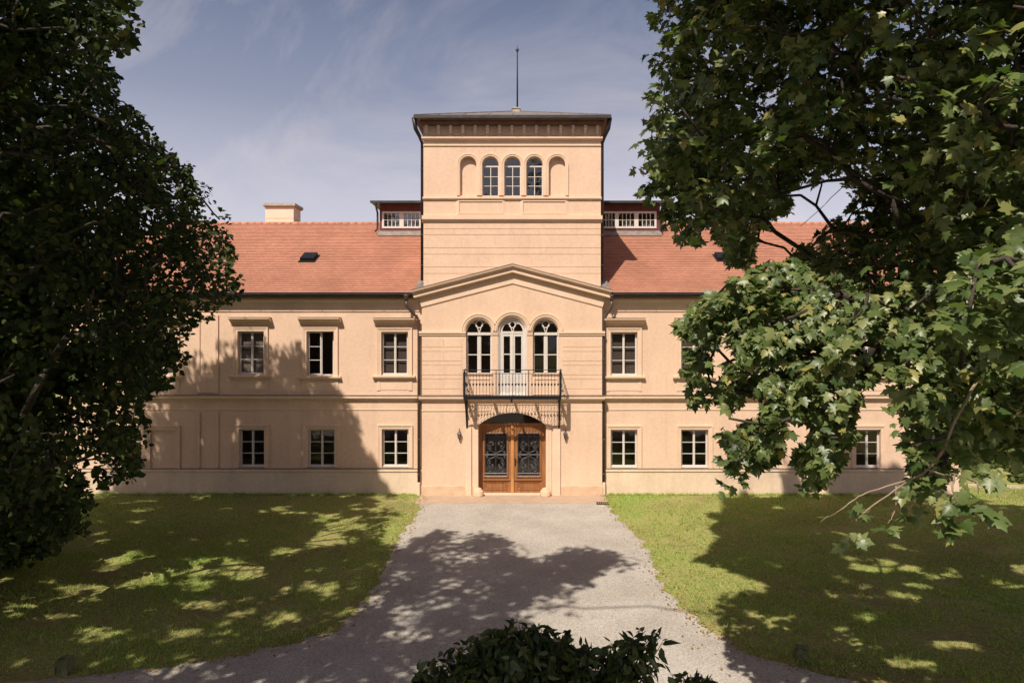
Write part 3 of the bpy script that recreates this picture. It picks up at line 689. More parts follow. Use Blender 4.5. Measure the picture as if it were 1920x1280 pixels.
m = MB(); m.box(dcx+.09, dcx+.13, yd-.03, yd-.01, 1.02, 1.28); m.tube([(dcx+.11,yd-.03,1.22), (dcx+.11,yd-.08,1.22), (dcx+.20,yd-.085,1.21)], .011, 6); m.ball((dcx+.11,yd-.035,1.06), .018); m.build('handle', iron, door)
# plaster portal
mb = MB(); pr = [(.006,-.05), (.006,.045), (.10,.05), (.11,.03), (.20,.03), (.205,-.01)]
mb.sweep(darch(0, .0), pr, 0)
for a, b in ((fx(873), fx(884)), (fx(1037), fx(1050.5))):
    mb.sweep([(a, -.02), (b, -.02)], [(0,-.01), (0,.062), (fz(800)+.02,.062), (fz(800)+.02,-.01)], 0)
mb.build('portal_surround', trimm, house)
# step
mb = MB(); mb.box(door_x0, door_x1, -.02, .42, -.05, .014); mb.build('threshold', stone, house)
# --- balcony
BY = -.80; bx = lambda p: fx(p, BY); bz = lambda p: fz(p, BY)
x0, x1 = bx(869), bx(1052.5); zs0, zs1 = bz(748.5), bz(742.5)
mb = MB()
mb.box(x0, x1, BY-.03, BY+.03, zs0, zs1); mb.box(x0-.01, x1+.01, BY-.045, BY-.03, zs1-.03, zs1+.005)
for x in (x0, x1-.06): mb.box(x, x+.06, BY+.03, -.0, zs0, zs1)
for f in (.285, .5, .715): c = x0+(x1-x0)*f; mb.box(c-.035, c+.035, BY+.03, 0, zs0, zs1-.02)
mb.box(x0+(x1-x0)*.49-.035, x0+(x1-x0)*.49+.035, BY-.02, BY+.06, zs0-.10, zs0)
balc = mb.build('balcony', iron, house)
mb = MB()
for x in np.arange(x0+.09, x1-.07, .062): mb.box(x, x+.008, BY+.03, 0, zs1-.02, zs1-.005)
mb.build('floor_grating', grillm, balc)
mb = MB(); zr, zr2, zk = bz(693.5), bz(700.2), bz(720.5)
for x in (x0+.03, x1-.03): mb.box(x-.042, x+.042, BY-.03, BY+.05, zs1, zr2+.05); mb.ball((x,BY+.015,zr2+.075), .035)
for f in (1/3, 2/3): c = x0+(x1-x0)*f; mb.tube([(c,BY,zs1), (c,BY,zr)], .016, 6)
mb.build('post', iron, balc)
mb = MB()
mb.tube([(x0-.03,BY,zr), (x1+.03,BY,zr)], .014, 6); mb.tube([(x0,BY,zr2), (x1,BY,zr2)], .011, 6)
for x in (x0, x1): mb.tube([(x,BY,zr), (x,0,zr)], .014, 6); mb.tube([(x,BY,zr2), (x,0,zr2)], .011, 6)
for p in range(3):
    a = x0+(x1-x0)*p/3; L = (x1-x0)/3; n = 9
    for k in range(n):
        x = a+L*(k+1)/(n+1); mb.tube([(x,BY,zs1), (x,BY,zr2)], .008, 5)
        mb.lathe([(.004,-.05), (.028,-.022), (.036,0), (.028,.022), (.004,.05)], (x, BY, zk), 8)
for x in (x0, x1):
    for k in range(6):
        y = BY*(k+.6)/6.4; mb.tube([(x,y,zs1), (x,y,zr2)], .008, 5); mb.lathe([(.004,-.05), (.028,-.022), (.036,0), (.028,.022), (.004,.05)], (x, y, zk), 8)
mb.build('railing', iron, balc)
for x, s in ((x0+.05, 1), (x1-.05, -1)):
    mb = MB(); zb = fz(803)
    mb.box(x-.025, x+.025, -.045, 0, zb, zs0); 
    mb.tube([(x,BY+.02,zs0-.01), (x,BY+.08,zs0-.10), (x,BY*.55,zs0-.36), (x,-.22,zs0-.72), (x,-.05,zb+.02)], .028, 6)
    mb.tube([(x, -.24+.14*cos(k*.45)*(1-k/22), zs0-.2+.14*sin(k*.45)*(1-k/22)) for k in range(20)], .014, 5)
    mb.tube([(x, -.12+.08*cos(k*.45)*(1-k/22), zs0-.55+.08*sin(k*.45)*(1-k/22)) for k in range(18)], .012, 5)
    mb.build('bracket', iron, balc)
# spotlights under the eaves
for p in (780, 1149):
    mb = MB(); x = fx(p, WY-.1); z = fz(590, WY-.1); mb.box(x-.03, x+.03, WY-.1, WY-.002, z-.03, z+.02); mb.lathe([(.02,-.05), (.045,-.03), (.045,.04), (.03,.06)], (x, WY-.13, z-.02), 10)
    mb.build('spotlight', white, house)

# ------------------------------------------------------------------ things at the door
def lantern(px, py, label):
    x, z = fx(px, -.2), fz(py, -.2)
    t = empty('wall_lantern', (x, .06, z)); t.scale = (.72,)*3; tag(t, label, 'lantern', 'wall lanterns beside the door')
    m = MB(); m.lathe([(.055,-.01), (.06,0), (.055,.01)], (0, 0, 0), 10); m = MB()
    m.box(-.035, .035, -.02, -.001, .10, .34); m.tube([(0,-.02,.28), (0,-.10,.33), (0,-.20,.30), (0,-.20,.22)], .012, 6); m.tube([(0,-.02,.14), (0,-.08,.16), (0,-.14,.24), (0,-.2,.3)], .008, 5); m.build('bracket', iron, t)
    m = MB(); m.lathe([(.05,-.155), (.055,-.15), (.098,.07), (.096,.075)], (0,-.2,0), 6); m.build('lamp_glass', glass('lantern_glass', (.8,.8,.78), .15), t)
    m = MB()
    for k in range(6):
        a = 2*pi*k/6; m.tube([(.055*cos(a),-.2+.055*sin(a),-.155), (.1*cos(a),-.2+.1*sin(a),.075)], .008, 4)
    m.lathe([(.012,-.24), (.03,-.21), (.02,-.18), (.06,-.165), (.06,-.15)], (0,-.2,0), 6); m.build('lamp_frame', dkmetal, t)
    m = MB(); m.lathe([(.118,.072), (.12,.085), (.07,.15), (.03,.18), (.03,.2), (.012,.225), (.022,.245), (.004,.275)], (0,-.2,0), 6); m.build('lamp_cap', dkmetal, t)
lantern(860.5, 817, 'small dark iron lantern on the wall to the left of the wooden entrance door')
lantern(1060.5, 817, 'small dark iron lantern in the balcony shadow, right of the wooden entrance door')
for px, lab in ((897.5, 'squat pale guard stone at the left foot of the entrance door'), (1022.5, 'squat pale guard stone at the right foot of the entrance door')):
    m = MB(); m.lathe([(.20,-.02), (.195,.06), (.19,.17), (.17,.215), (.13,.24), (.12,.27), (.10,.295), (.05,.31), (.01,.313)], (0,0,0), 16)
    o = m.build('guard_stone', stone, None, True); o.location = (fx(px), -.16, 0); tag(o, lab, 'guard stone', 'guard stones at the door')

# ------------------------------------------------------------------ ground
def in_poly(px, py, poly):
    poly = np.asarray(poly, float); ins = np.zeros(np.shape(px), bool); j = len(poly)-1
    for i in range(len(poly)):
        xi, yi = poly[i]; xj, yj = poly[j]
        c = ((yi > py) != (yj > py)) & (px < (xj-xi)*(py-yi)/(yj-yi+1e-12)+xi)
        ins ^= c; j = i
    return ins
def smooth(pts, n=6):
    out = []
    for i in range(len(pts)-1):
        p0 = np.array(pts[max(i-1, 0)]); p1 = np.array(pts[i]); p2 = np.array(pts[i+1]); p3 = np.array(pts[min(i+2, len(pts)-1)])
        for k in range(n):
            t = k/n; out.append(tuple(.5*((2*p1)+(-p0+p2)*t+(2*p0-5*p1+4*p2-p3)*t*t+(-p0+3*p1-3*p2+p3)*t**3)))
    return out+[tuple(pts[-1])]
Lpx = [(793,929.5), (788,950), (768,982), (748,1010), (730,1045), (712,1085), (690,1118), (662,1150), (622,1182), (540,1207), (400,1237), (240,1258), (60,1276), (-200,1296), (-700,1325)]
Rpx = [(1131,929.5), (1140,950), (1163,975), (1198,1008), (1222,1045), (1234,1085), (1270,1130), (1310,1165), (1352,1196), (1440,1236), (1560,1268), (1700,1300), (2000,1340), (2600,1390)]
Lw = smooth([gnd(*p) for p in Lpx]); Rw = smooth([gnd(*p) for p in Rpx])
path_poly = Lw+[(Lw[-1][0], -30), (Rw[-1][0], -30)]+Rw[::-1]
def wob(P, a=.075):
    return [(x+a*sin(y*7.3+x*3)+a*.6*sin(y*17+x*11), y+a*.7*sin(x*9.1+y*2)) for x, y in P]
path_poly = wob(Lw)+[(Lw[-1][0], -30), (Rw[-1][0], -30)]+wob(Rw)[::-1]

def ground_mat():
    m = bpy.data.materials.new('lawn_soil'); nt, b = nodes(m); b.inputs['Roughness'].default_value = .95; b.inputs['Specular IOR Level'].default_value = .1
    tc = nt.nodes.new('ShaderNodeTexCoord')
    def nz(s, d, r=.6):
        n = nt.nodes.new('ShaderNodeTexNoise'); n.inputs['Scale'].default_value = s; n.inputs['Detail'].default_value = d; n.inputs['Roughness'].default_value = r
        nt.links.new(tc.outputs['Object'], n.inputs[0]); return n
    a = nz(.35, 6); c = nz(14, 5, .7)
    r1 = nt.nodes.new('ShaderNodeValToRGB'); e = r1.color_ramp.elements; e[0].position = .36; e[1].position = .66
    e[0].color = (.25, .23, .105, 1); e[1].color = (.25, .34, .09, 1)
    e2 = e.new(.5); e2.color = (.32, .32, .13, 1)
    nt.links.new(a.outputs[0], r1.inputs[0])
    r2 = nt.nodes.new('ShaderNodeValToRGB'); f = r2.color_ramp.elements; f[0].position = .3; f[1].position = .7; f[0].color = (.55, .5, .5, 1); f[1].color = (1.35, 1.3, 1.2, 1)
    nt.links.new(c.outputs[0], r2.inputs[0])
    mx = nt.nodes.new('ShaderNodeMix'); mx.data_type = 'RGBA'; mx.blend_type = 'MULTIPLY'; mx.inputs[0].default_value = 1
    nt.links.new(r1.outputs[0], mx.inputs[6]); nt.links.new(r2.outputs[0], mx.inputs[7]); nt.links.new(mx.outputs[2], b.inputs['Base Color'])
    bp = nt.nodes.new('ShaderNodeBump'); bp.inputs['Strength'].default_value = .8; bp.inputs['Distance'].default_value = .05
    nt.links.new(c.outputs[0], bp.inputs['Height']); nt.links.new(bp.outputs[0], b.inputs['Normal'])
    return m
m = MB(); m.quad((-400,-400,0), (400,-400,0), (400,400,0), (-400,400,0)); o = m.build('lawn', ground_mat()); tag(o, 'patchy green and yellowed lawn in front of the manor', 'lawn', kind='structure')

def gravel_mat():
    m = bpy.data.materials.new('gravel'); nt, b = nodes(m); b.inputs['Roughness'].default_value = .95; b.inputs['Specular IOR Level'].default_value = .15
    tc = nt.nodes.new('ShaderNodeTexCoord')
    v = nt.nodes.new('ShaderNodeTexVoronoi'); v.inputs['Scale'].default_value = 55; nt.links.new(tc.outputs['Object'], v.inputs[0])
    sp = nt.nodes.new('ShaderNodeSeparateColor'); nt.links.new(v.outputs['Color'], sp.inputs[0])
    r = nt.nodes.new('ShaderNodeValToRGB'); e = r.color_ramp.elements; e[0].position = 0; e[1].position = 1; e[0].color = (.24, .225, .21, 1); e[1].color = (.51, .47, .425, 1)
    e2 = e.new(.12); e2.color = (.32, .295, .275, 1)
    nt.links.new(sp.outputs[0], r.inputs[0])
    n = nt.nodes.new('ShaderNodeTexNoise'); n.inputs['Scale'].default_value = .8; n.inputs['Detail'].default_value = 6; nt.links.new(tc.outputs['Object'], n.inputs[0])
    r2 = nt.nodes.new('ShaderNodeValToRGB'); f = r2.color_ramp.elements; f[0].position = .3; f[1].position = .7; f[0].color = (.86, .84, .82, 1); f[1].color = (1.08, 1.08, 1.08, 1)
    nt.links.new(n.outputs[0], r2.inputs[0])
    mx = nt.nodes.new('ShaderNodeMix'); mx.data_type = 'RGBA'; mx.blend_type = 'MULTIPLY'; mx.inputs[0].default_value = 1
    nt.links.new(r.outputs[0], mx.inputs[6]); nt.links.new(r2.outputs[0], mx.inputs[7]); nt.links.new(mx.outputs[2], b.inputs['Base Color'])
    bp = nt.nodes.new('ShaderNodeBump'); bp.inputs['Strength'].default_value = .45; bp.inputs['Distance'].default_value = .015; bp.invert = True
    nt.links.new(v.outputs['Distance'], bp.inputs['Height']); nt.links.new(bp.outputs[0], b.inputs['Normal'])
    return m
gm = gravel_mat()
bm = bmesh.new(); vs = [bm.verts.new((x, y, .004)) for x, y in path_poly]; es = [bm.edges.new((vs[i], vs[(i+1) % len(vs)])) for i in range(len(vs))]
bmesh.ops.triangle_fill(bm, use_beauty=True, use_dissolve=False, edges=es); bmesh.ops.recalc_face_normals(bm, faces=bm.faces[:])
me = bpy.data.meshes.new('gravel_path'); bm.to_mesh(me); bm.free(); me.materials.append(gm)
o = bpy.data.objects.new('gravel_path', me); COL.objects.link(o); tag(o, 'pale grey gravel drive running to the entrance door and widening towards the viewer', 'gravel path', kind='structure')
def brick_mat():
    m = bpy.data.materials.new('brick_paving'); nt, b = nodes(m); b.inputs['Roughness'].default_value = .9
    tc = nt.nodes.new('ShaderNodeTexCoord'); br = nt.nodes.new('ShaderNodeTexBrick'); br.inputs['Scale'].default_value = 1; br.inputs['Brick Width'].default_value = .26; br.inputs['Row Height'].default_value = .13
    br.inputs['Mortar Size'].default_value = .012; br.inputs['Color1'].default_value = (.40, .25, .165, 1); br.inputs['Color2'].default_value = (.44, .33, .24, 1); br.inputs['Mortar'].default_value = (.36, .31, .26, 1)
    nt.links.new(tc.outputs['Object'], br.inputs[0]); nt.links.new(br.outputs[0], b.inputs['Base Color']); return m
m = MB(); y0 = gnd(960, 944)[1]; m.add([(BL-.02,.0,.004), (BR+.02,.0,.004), (BR+.10,y0,.004), (BL-.05,y0,.004), (BL-.02,.0,.012), (BR+.02,.0,.012), (BR+.10,y0,.010), (BL-.05,y0,.010)], [(4,5,6,7), (0,1,5,4), (1,2,6,5), (2,3,7,6), (3,0,4,7)])
o = m.build('brick_apron', brick_mat()); tag(o, 'narrow strip of worn brick paving before the entrance door', 'paving', kind='structure')
# sandy strip of path to the right behind the house corner
m = MB(); P = smooth([(15.6, 1.4), (18.5, 1.2), (22, .2), (28, -1.2), (40, -3)]); Q = [(x, y+.55+.05*(x-15)) for x, y in P]
for i in range(len(P)-1): m.quad(P[i]+(.004,), P[i+1]+(.004,), Q[i+1]+(.004,), Q[i]+(.004,))
o = m.build('side_path', M('sand', (.48, .38, .28), .95, .2, 3, .4, 40)); tag(o, 'thin sandy path running off past the right corner of the house', 'path', kind='structure')
# drain grate, stones
gx, gy = gnd(1130, 944)
m = MB(); 
for k in range(6): m.box(-.2+k*.07, -.2+k*.07+.04, -.13, .13, .0, .02)
m.box(-.22, .21, -.15, -.13, 0, .022); m.box(-.22, .21, .13, .15, 0, .022)
o = m.build('drain_grate', iron); o.location = (gx, gy, .006); tag(o, 'small dark iron drain grate beside the downpipe right of the door', 'drain grate')
mstone = M('mossy_stone', (.15, .165, .085), .95, .35, 5, .7, 25, .1, fine=.2, fscale=30)
def rock(name, px, py, sx_, sy_, sz_, lab, rot):
    bm = bmesh.new(); bmesh.ops.create_cube(bm, size=1); bmesh.ops.bevel(bm, geom=bm.edges[:], offset=.1, segments=2, affect='EDGES')
    bmesh.ops.subdivide_edges(bm, edges=bm.edges[:], cuts=1, use_grid_fill=True)
    for v in bm.verts:
        v.co.x *= sx_*(1-.12*(v.co.z+.5)); v.co.y *= sy_; v.co.z = (v.co.z+.46)*sz_
        v.co += Vector((random.uniform(-1, 1), random.uniform(-1, 1), random.uniform(-1, 1)))*.026
    me = bpy.data.meshes.new(name); bm.to_mesh(me); bm.free(); me.materials.append(mstone)
    o = bpy.data.objects.new(name, me); COL.objects.link(o); x, y = gnd(px, py); o.location = (x, y, 0); o.rotation_euler = (0, 0, rot); tag(o, lab, 'stone', 'kerb stones along the drive')
rock('boundary_stone', 121, 1263, .2, .18, .30, 'upright square-cut boundary stone in the shaded grass at the left edge of the drive', .1)
rock('boundary_stone', 1503, 1236, .24, .2, .24, 'mossy boundary stone in the dappled grass at the right edge of the drive', -.25)

# ------------------------------------------------------------------ foliage helpers
def fast_mesh(name, V, faces_idx, counts, mat):
    me = bpy.data.meshes.new(name); me.vertices.add(len(V)); me.vertices.foreach_set('co', np.ascontiguousarray(V, np.float32).ravel())
    me.loops.add(len(faces_idx)); me.loops.foreach_set('vertex_index', np.ascontiguousarray(faces_idx, np.int32))
    me.polygons.add(len(counts)); st = np.concatenate([[0], np.cumsum(counts)[:-1]]).astype(np.int32)
    me.polygons.foreach_set('loop_start', st); me.polygons.foreach_set('loop_total', np.asarray(counts, np.int32))
    me.materials.append(mat); me.update(calc_edges=True); me.validate(); return me
def leaf_tpl(kind):
    if kind == 'maple':
        half = [(.10,-.06), (.30,-.06), (.46,.06), (.33,.20), (.52,.34), (.66,.55), (.44,.52), (.26,.50), (.30,.68), (.16,.78)]
        pts = [(0,0)]+half+[(0,1.06)]+[(-x, y) for x, y in half[::-1]]
        V = [(0,.34,0)]+[(x, y, -.22*abs(x)-.16*y*y) for x, y in pts]
        n = len(pts); Fs = [(0, 1+i, 1+(i+1) % n) for i in range(n)]
    elif kind == 'linden':
        V = [(0,0,0), (.36,.18,-.06), (.40,.55,-.10), (0,1,-.12), (-.40,.55,-.10), (-.36,.18,-.06)]; Fs = [(0,1,2,3), (0,3,4,5)]
    elif kind == 'lance':
        V = [(0,0,0), (.20,.25,.05), (.20,.6,.0), (0,1.05,-.22), (-.20,.6,.0), (-.20,.25,.05), (0,.42,-.03)]; Fs = [(0,1,6), (1,2,6), (2,3,6), (3,4,6), (4,5,6), (5,0,6)]
    elif kind == 'spray':            # a far-off leaf clump: three crossed leaves
        V = []; Fs = []
        for a in (0, 2.1, 4.2):
            n = len(V); c, s = cos(a), sin(a)
            for x, y, z in ((0,0,0), (.33,.3,.1), (.28,.7,.0), (0,1,-.15), (-.28,.7,0), (-.33,.3,.1)): V.append((c*x-s*y, s*x+c*y, z))
            Fs += [(n,n+1,n+2,n+3), (n,n+3,n+4,n+5)]
    return np.array(V, float), Fs
def norm(a): return a/(np.linalg.norm(a, axis=-1, keepdims=True)+1e-9)
def leaves(name, P, out, size, kind, mat, up=.45, sunw=.5, rnd=.55, droop=.6, smin=.5, nrm=None, nrnd=.33):
    N = len(P); V, Fs = leaf_tpl(kind)
    n = norm(np.array([0, 0, up])+sunw*SUN+.35*out+rnd*rng.normal(size=(N, 3)))
    if nrm is not None: n = norm(nrm+nrnd*rng.normal(size=(N, 3)))
    d = out*.7+np.array([0, 0, -droop])+.7*rng.normal(size=(N, 3)); d = norm(d-n*np.sum(d*n, 1, keepdims=True)); b = np.cross(d, n)
    s = size*(smin+(1.3-smin)*np.power(rng.random((N, 1, 1)), .8))
    cz = rng.normal(1, .8, (N, 1, 1)); by = rng.normal(0, .22, (N, 1, 1)); tw_ = rng.normal(0, .25, (N, 1, 1))       # every leaf curls and twists its own way
    X_, Y_, Z_ = V[None, :, :1], V[None, :, 1:2], V[None, :, 2:]
    W = P[:, None, :]+s*(X_*rng.uniform(.82, 1.1, (N, 1, 1))*b[:, None, :]+Y_*d[:, None, :]+(Z_*cz+by*Y_*Y_+tw_*X_*Y_)*n[:, None, :])
    k = len(V); idx = np.concatenate([np.array(f) for f in Fs]); cnt = [len(f) for f in Fs]
    I = (np.arange(N)[:, None]*k+idx[None]).ravel()
    return fast_mesh(name, W.reshape(-1, 3), I, np.tile(cnt, N), mat)
def skeleton(trunk, centers, rmin=.008, rscale=1.0, sag=.0):
    """grow limbs from the trunk nodes to every leaf clump; widths follow the number of clumps carried"""
    nod = [np.array(p, float) for p in trunk]; par = [-1]+list(range(len(trunk)-1)); depth = [i*.6 for i in range(len(trunk))]
    base = np.array(trunk[len(trunk)//2]); order = np.argsort(np.linalg.norm(centers-base, axis=1)); tips = []
    A = np.zeros((len(trunk)+3*len(centers), 3)); A[:len(trunk)] = trunk; D = np.zeros(len(A)); n = len(trunk)
    lo = max(1, len(trunk)//3)
    for ci in order:
        c = centers[ci]; dist = np.linalg.norm(A[lo:n]-c, axis=1)+.28*D[lo:n]; j = lo+int(np.argmin(dist)); a = A[j]; L = np.linalg.norm(c-a)
        if L > .5:
            m1 = a+(c-a)*.35+rng.normal(size=3)*.06*L+np.array([0, 0, .10*L]); m2 = a+(c-a)*.7+rng.normal(size=3)*.05*L+np.array([0, 0, .07*L])
            for q in (m1, m2): A[n] = q; par.append(j); D[n] = D[j]+.33*L; j = n; n += 1
        A[n] = c; par.append(j); D[n] = D[j]+.4*L; tips.append(n); n += 1
    load = np.zeros(n); load[tips] = 1
    for i in range(n-1, 0, -1):
        if par[i] >= 0: load[par[i]] += load[i]
    # parents always precede children here
    rad = rmin+rscale*.011*np.power(np.maximum(load, 1), .47); return A[:n], par, rad
def limbs(mb, A, par, rad, nt_, sides=5):
    for i in range(len(A)):
        if par[i] < 0: continue
        p = par[i]; big = rad[p] > .06
        mb.tube([A[p], A[i]], [min(rad[p], rad[i]*1.35) if i >= nt_ else rad[p], rad[i]], 9 if i < nt_ else sides, cap=True)

# the photograph's light: where each leaf's shadow lands (frame pixels), so gaps in the crowns match the sunny patches
def shadow(P):
    s = P[:, 2]/SZ; g = P+s[:, None]*np.array([SX, 1, -SZ])
    sf = WY-P[:, 1]; q = P+sf[:, None]*np.array([SX, 1, -SZ])
    fac = (g[:, 1] > WY) & (np.abs(q[:, 0]) < 16.3)
    h = np.where(fac[:, None], q, g)
    sr = (P[:, 2]-RZ0-PITCH*P[:, 1])/(SZ+PITCH); r = P+sr[:, None]*np.array([SX, 1, -SZ])
    rf = fac & (q[:, 2] > 7.3); h = np.where(rf[:, None], r, h)
    Z = h[:, 1]+Z0; ok = Z > .5; Zs = np.where(ok, Z, 1)
    px = VX+(h[:, 0]-CX)/Zs*F; py = HZ-(h[:, 2]-CH)/Zs*F
    return np.where(ok, px, -9e3), np.where(ok, py, 9e3), h
def proj(P):
    Z = P[:, 1]+Z0; ok = Z > .2; Zs = np.where(ok, Z, 1)
    return np.where(ok, VX+(P[:, 0]-CX)/Zs*F, -9e4), np.where(ok, HZ-(P[:, 2]-CH)/Zs*F, -9e4), Z
LAT = rng.random((64, 64))
def vnoise(x, y):
    xi = np.floor(x).astype(int); yi = np.floor(y).astype(int); fx_ = x-xi; fy_ = y-yi; fx_ = fx_*fx_*(3-2*fx_); fy_ = fy_*fy_*(3-2*fy_)
    g = lambda a, b: LAT[a % 64, b % 64]
    return (g(xi, yi)*(1-fx_)+g(xi+1, yi)*fx_)*(1-fy_)+(g(xi, yi+1)*(1-fx_)+g(xi+1, yi+1)*fx_)*fy_
SHADE_L = [(-9e3,930), (-9e3,9e3), (1010,9e3), (1040,1280), (1000,1180), (960,1150), (1000,1128), (1085,1165), (1110,1158), (1040,1128), (1070,1108), (1120,1098), (1110,1082), (1150,1072), (1185,1056), (1150,1030), (1090,1024), (1050,1030), (1030,1042), (1000,1050), (965,1040), (950,1010), (900,990), (860,982), (800,990), (765,1015), (745,1035), (715,1020), (735,985), (760,960), (700,940), (690,932)]
SHADE_LF = [(-9e3,300), (430,470), (455,535), (530,545), (548,600), (572,650), (578,690), (610,700), (640,735), (648,765), (680,800), (692,860), (712,890), (735,931), (-9e3,931)]
SHADE_R = [(9e3,930), (9e3,9e3), (1750,9e3), (1600,1285), (1470,1240), (1400,1215), (1352,1196), (1340,1150), (1345,1125), (1385,1112), (1445,1105), (1440,1090), (1345,1062), (1300,1052), (1300,1040), (1350,1035), (1345,1000), (1320,985), (1350,975), (1320,965), (1362,950), (1350,931)]
SHADE_RF = [(9e3,300), (9e3,931), (1540,931), (1548,870), (1535,800), (1560,740), (1590,640), (1590,560), (1600,430), (1600,300)]
SHADE_RF2 = [(1462,931), (1470,880), (1480,830), (1505,860), (1512,931)]
# shafts of sun that light the low boughs of the near maple
LIT = [(pt(385,400,14.6), .5), (pt(425,470,14.6), .5), (pt(345,320,14.4), .4), (pt(235,60,14.2), .5), (pt(110,880,14.2), .5), (pt(60,650,13.5), .5), (pt(250,640,14), .35), (pt(1330,620,8.6), .75), (pt(1420,700,8.3), 1.0), (pt(1520,620,8.0), .9), (pt(1450,800,8.2), .8), (pt(1600,680,7.6), .8), (pt(1850,560,4.9), .55), (pt(1880,640,4.9), .5), (pt(1770,720,6.2), .55), (pt(1820,960,4.7), .4), (pt(1700,800,6.5), .5)]
def lightcheck(P, thr=.30, lit=True, jit=.06):
    px, py, h = shadow(P+rng.normal(size=P.shape)*np.array([jit, jit, jit*.3])); s = 11*np.sin(px*.071+py*.043)+8*np.sin(px*.137-py*.11); px = px+s*.8; py = py+s*.35
    ok = in_poly(px, py, SHADE_L) | in_poly(px, py, SHADE_LF) | in_poly(px, py, SHADE_R) | in_poly(px, py, SHADE_RF) | in_poly(px, py, SHADE_RF2)
    ok |= (px < -60) | (px > 1990) | (py > 1330)
    hx, hy = h[:, 0]+.35*h[:, 2], h[:, 1]+.8*h[:, 2]
    thr = np.where((hx > 4.5) & (hy < -7.5), thr+.115, np.where((hx < -2.5) & (hy < -2), thr+.055, thr-.03)); thr = np.where((h[:, 1] > 0) & (h[:, 2] > .02), thr-.11, np.where(np.abs(hx) < 3.6, thr-.15, thr)); nz_ = .62*vnoise(hx*1.35+9, hy*1.65+3)+.38*vnoise(hx*3.3+31, hy*3.6+17); ok &= nz_ > thr
    if lit:
        for c, r in LIT:
            d = P-c; t = d@SUN; perp = np.linalg.norm(d-t[:, None]*SUN, axis=1); ok &= ~((t > .9) & (perp < r))
    return ok
def wobble(px, py, a=9): return px+a*np.sin(px*.05+py*.083)+a*.7*np.sin(py*.17-px*.06), py+a*np.sin(px*.09-py*.041)+a*.7*np.sin(px*.19+py*.03)
def scatter(centers, per, rad, flat=.6):
    n = len(centers); P = np.repeat(centers, per, 0); d = norm(rng.normal(size=(n*per, 3)))*np.power(rng.random((n*per, 1)), .45)
    r = np.repeat(np.broadcast_to(rad, (n,)), per)[:, None]; return P+d*r*np.array([1, 1, flat]), norm(d*np.array([1, 1, flat])+1e-6)
def sprays(centers, per, rad, away, up=.4, sunw=.55, rnd=.5, thick=.10, wide=.62):
    """flat drooping sprays: leaves of one twig share a plane, so crowns break into lit sheets and dark gaps"""
    n = len(centers); o = norm(centers-np.array(away)+.25*rng.normal(size=(n, 3)))
    nn = norm(np.array([0, 0, up])+sunw*SUN+.25*o+rnd*rng.normal(size=(n, 3)))
    a = o+np.array([0, 0, -.55])+.35*rng.normal(size=(n, 3)); a = norm(a-nn*np.sum(a*nn, 1, keepdims=True)); b = np.cross(nn, a)
    r = np.broadcast_to(rad, (n,))*rng.uniform(.75, 1.25, n); k = n*per
    t = np.sqrt(rng.random(k))*rng.choice([-1, 1], k, p=[.4, .6]); v = rng.uniform(-1, 1, k)*np.sqrt(np.maximum(0, 1-t*t))*wide
    rp = lambda x: np.repeat(x, per, 0)
    P = rp(centers)+rp(a)*(t*rp(r))[:, None]+rp(b)*(v*rp(r))[:, None]+rp(nn)*(rng.normal(size=k)*thick*rp(r))[:, None]
    P[:, 2] -= .22*rp(r)*t*t
    return P, norm(rp(a)+rp(b)*np.sign(v)[:, None]*.8), rp(nn)
def tree(name, label, cat, trunk, centers, P, out, size, kind, leafm, group=None, rscale=1., trunk_r=None, leaf_kw={}, barkm=None, rmin=.008):
    root = empty(name, tuple(trunk[0])); off = np.array(trunk[0])
    tag(root, label, cat, group)
    A, par, rad = skeleton(trunk, centers, rmin, rscale)
    if trunk_r is not None: rad[:len(trunk)] = trunk_r
    mb = MB(); limbs(mb, A-off, par, rad, len(trunk)); mb.build('trunk', barkm or bark, root, True)
    me = leaves('crown', P-off, out, size, kind, leafm, **leaf_kw); o = bpy.data.objects.new('crown', me); COL.objects.link(o); o.parent = root
    return root
def ell(n, c, r, shell=.55):
    d = norm(rng.normal(size=(n, 3))); u = np.power(rng.random((n, 1)), 1/3.); u = shell+(1-shell)*u if shell else u
    return np.array(c)+d*u*np.array(r)

# ------------------------------------------------------------------ left linden
V_L = [(-9e3,-9e3), (300,-9e3), (262,-300), (250,-40), (247,30), (252,60), (235,95), (190,105), (205,150), (218,200), (258,215), (280,250), (310,268), (318,300), (350,305), (358,345), (392,352), (404,395), (424,425), (426,500), (446,520), (430,558), (398,580), (352,618), (338,650), (322,700), (262,750), (264,800), (274,830), (255,870), (232,898), (190,915), (180,880), (170,830), (150,815), (140,840), (150,890), (168,940), (158,985), (115,1020), (70,1048), (20,1062), (-300,1100), (-9e3,1300)]
tc_ = np.array([-12.8, -10.6, 0])
cand = np.concatenate([ell(9000, (-12.3,-10.4,8.6), (7.0,5.2,9.4), .5), ell(900, (-10.8,-10.0,4.2), (3.2,3.0,3.8), .4)])
px, py, Z = proj(cand); wx_, wy_ = wobble(px, py)
keep = in_poly(wx_, wy_, V_L) & (cand[:, 2] > .35) & (Z > 5)
keep &= lightcheck(cand, .22, True, .25)
cand = cand[keep][:2700]
cin = ell(5200, (-12.3,-10.4,8.4), (5.6,4.2,8.2), .0); pq = proj(cin); wa, wb = wobble(pq[0], pq[1])
cin = cin[in_poly(wa-14, wb, V_L) & in_poly(wa+14, wb+10, V_L) & (cin[:, 2] > .8) & lightcheck(cin, .3, True, .2)][:900]
P, out, nr = sprays(np.concatenate([cand, cin]), 58, np.concatenate([np.full(len(cand), .6), np.full(len(cin), .75)]), (-12.6,-10.4,8.5), thick=.2, wide=.8, rnd=.6)
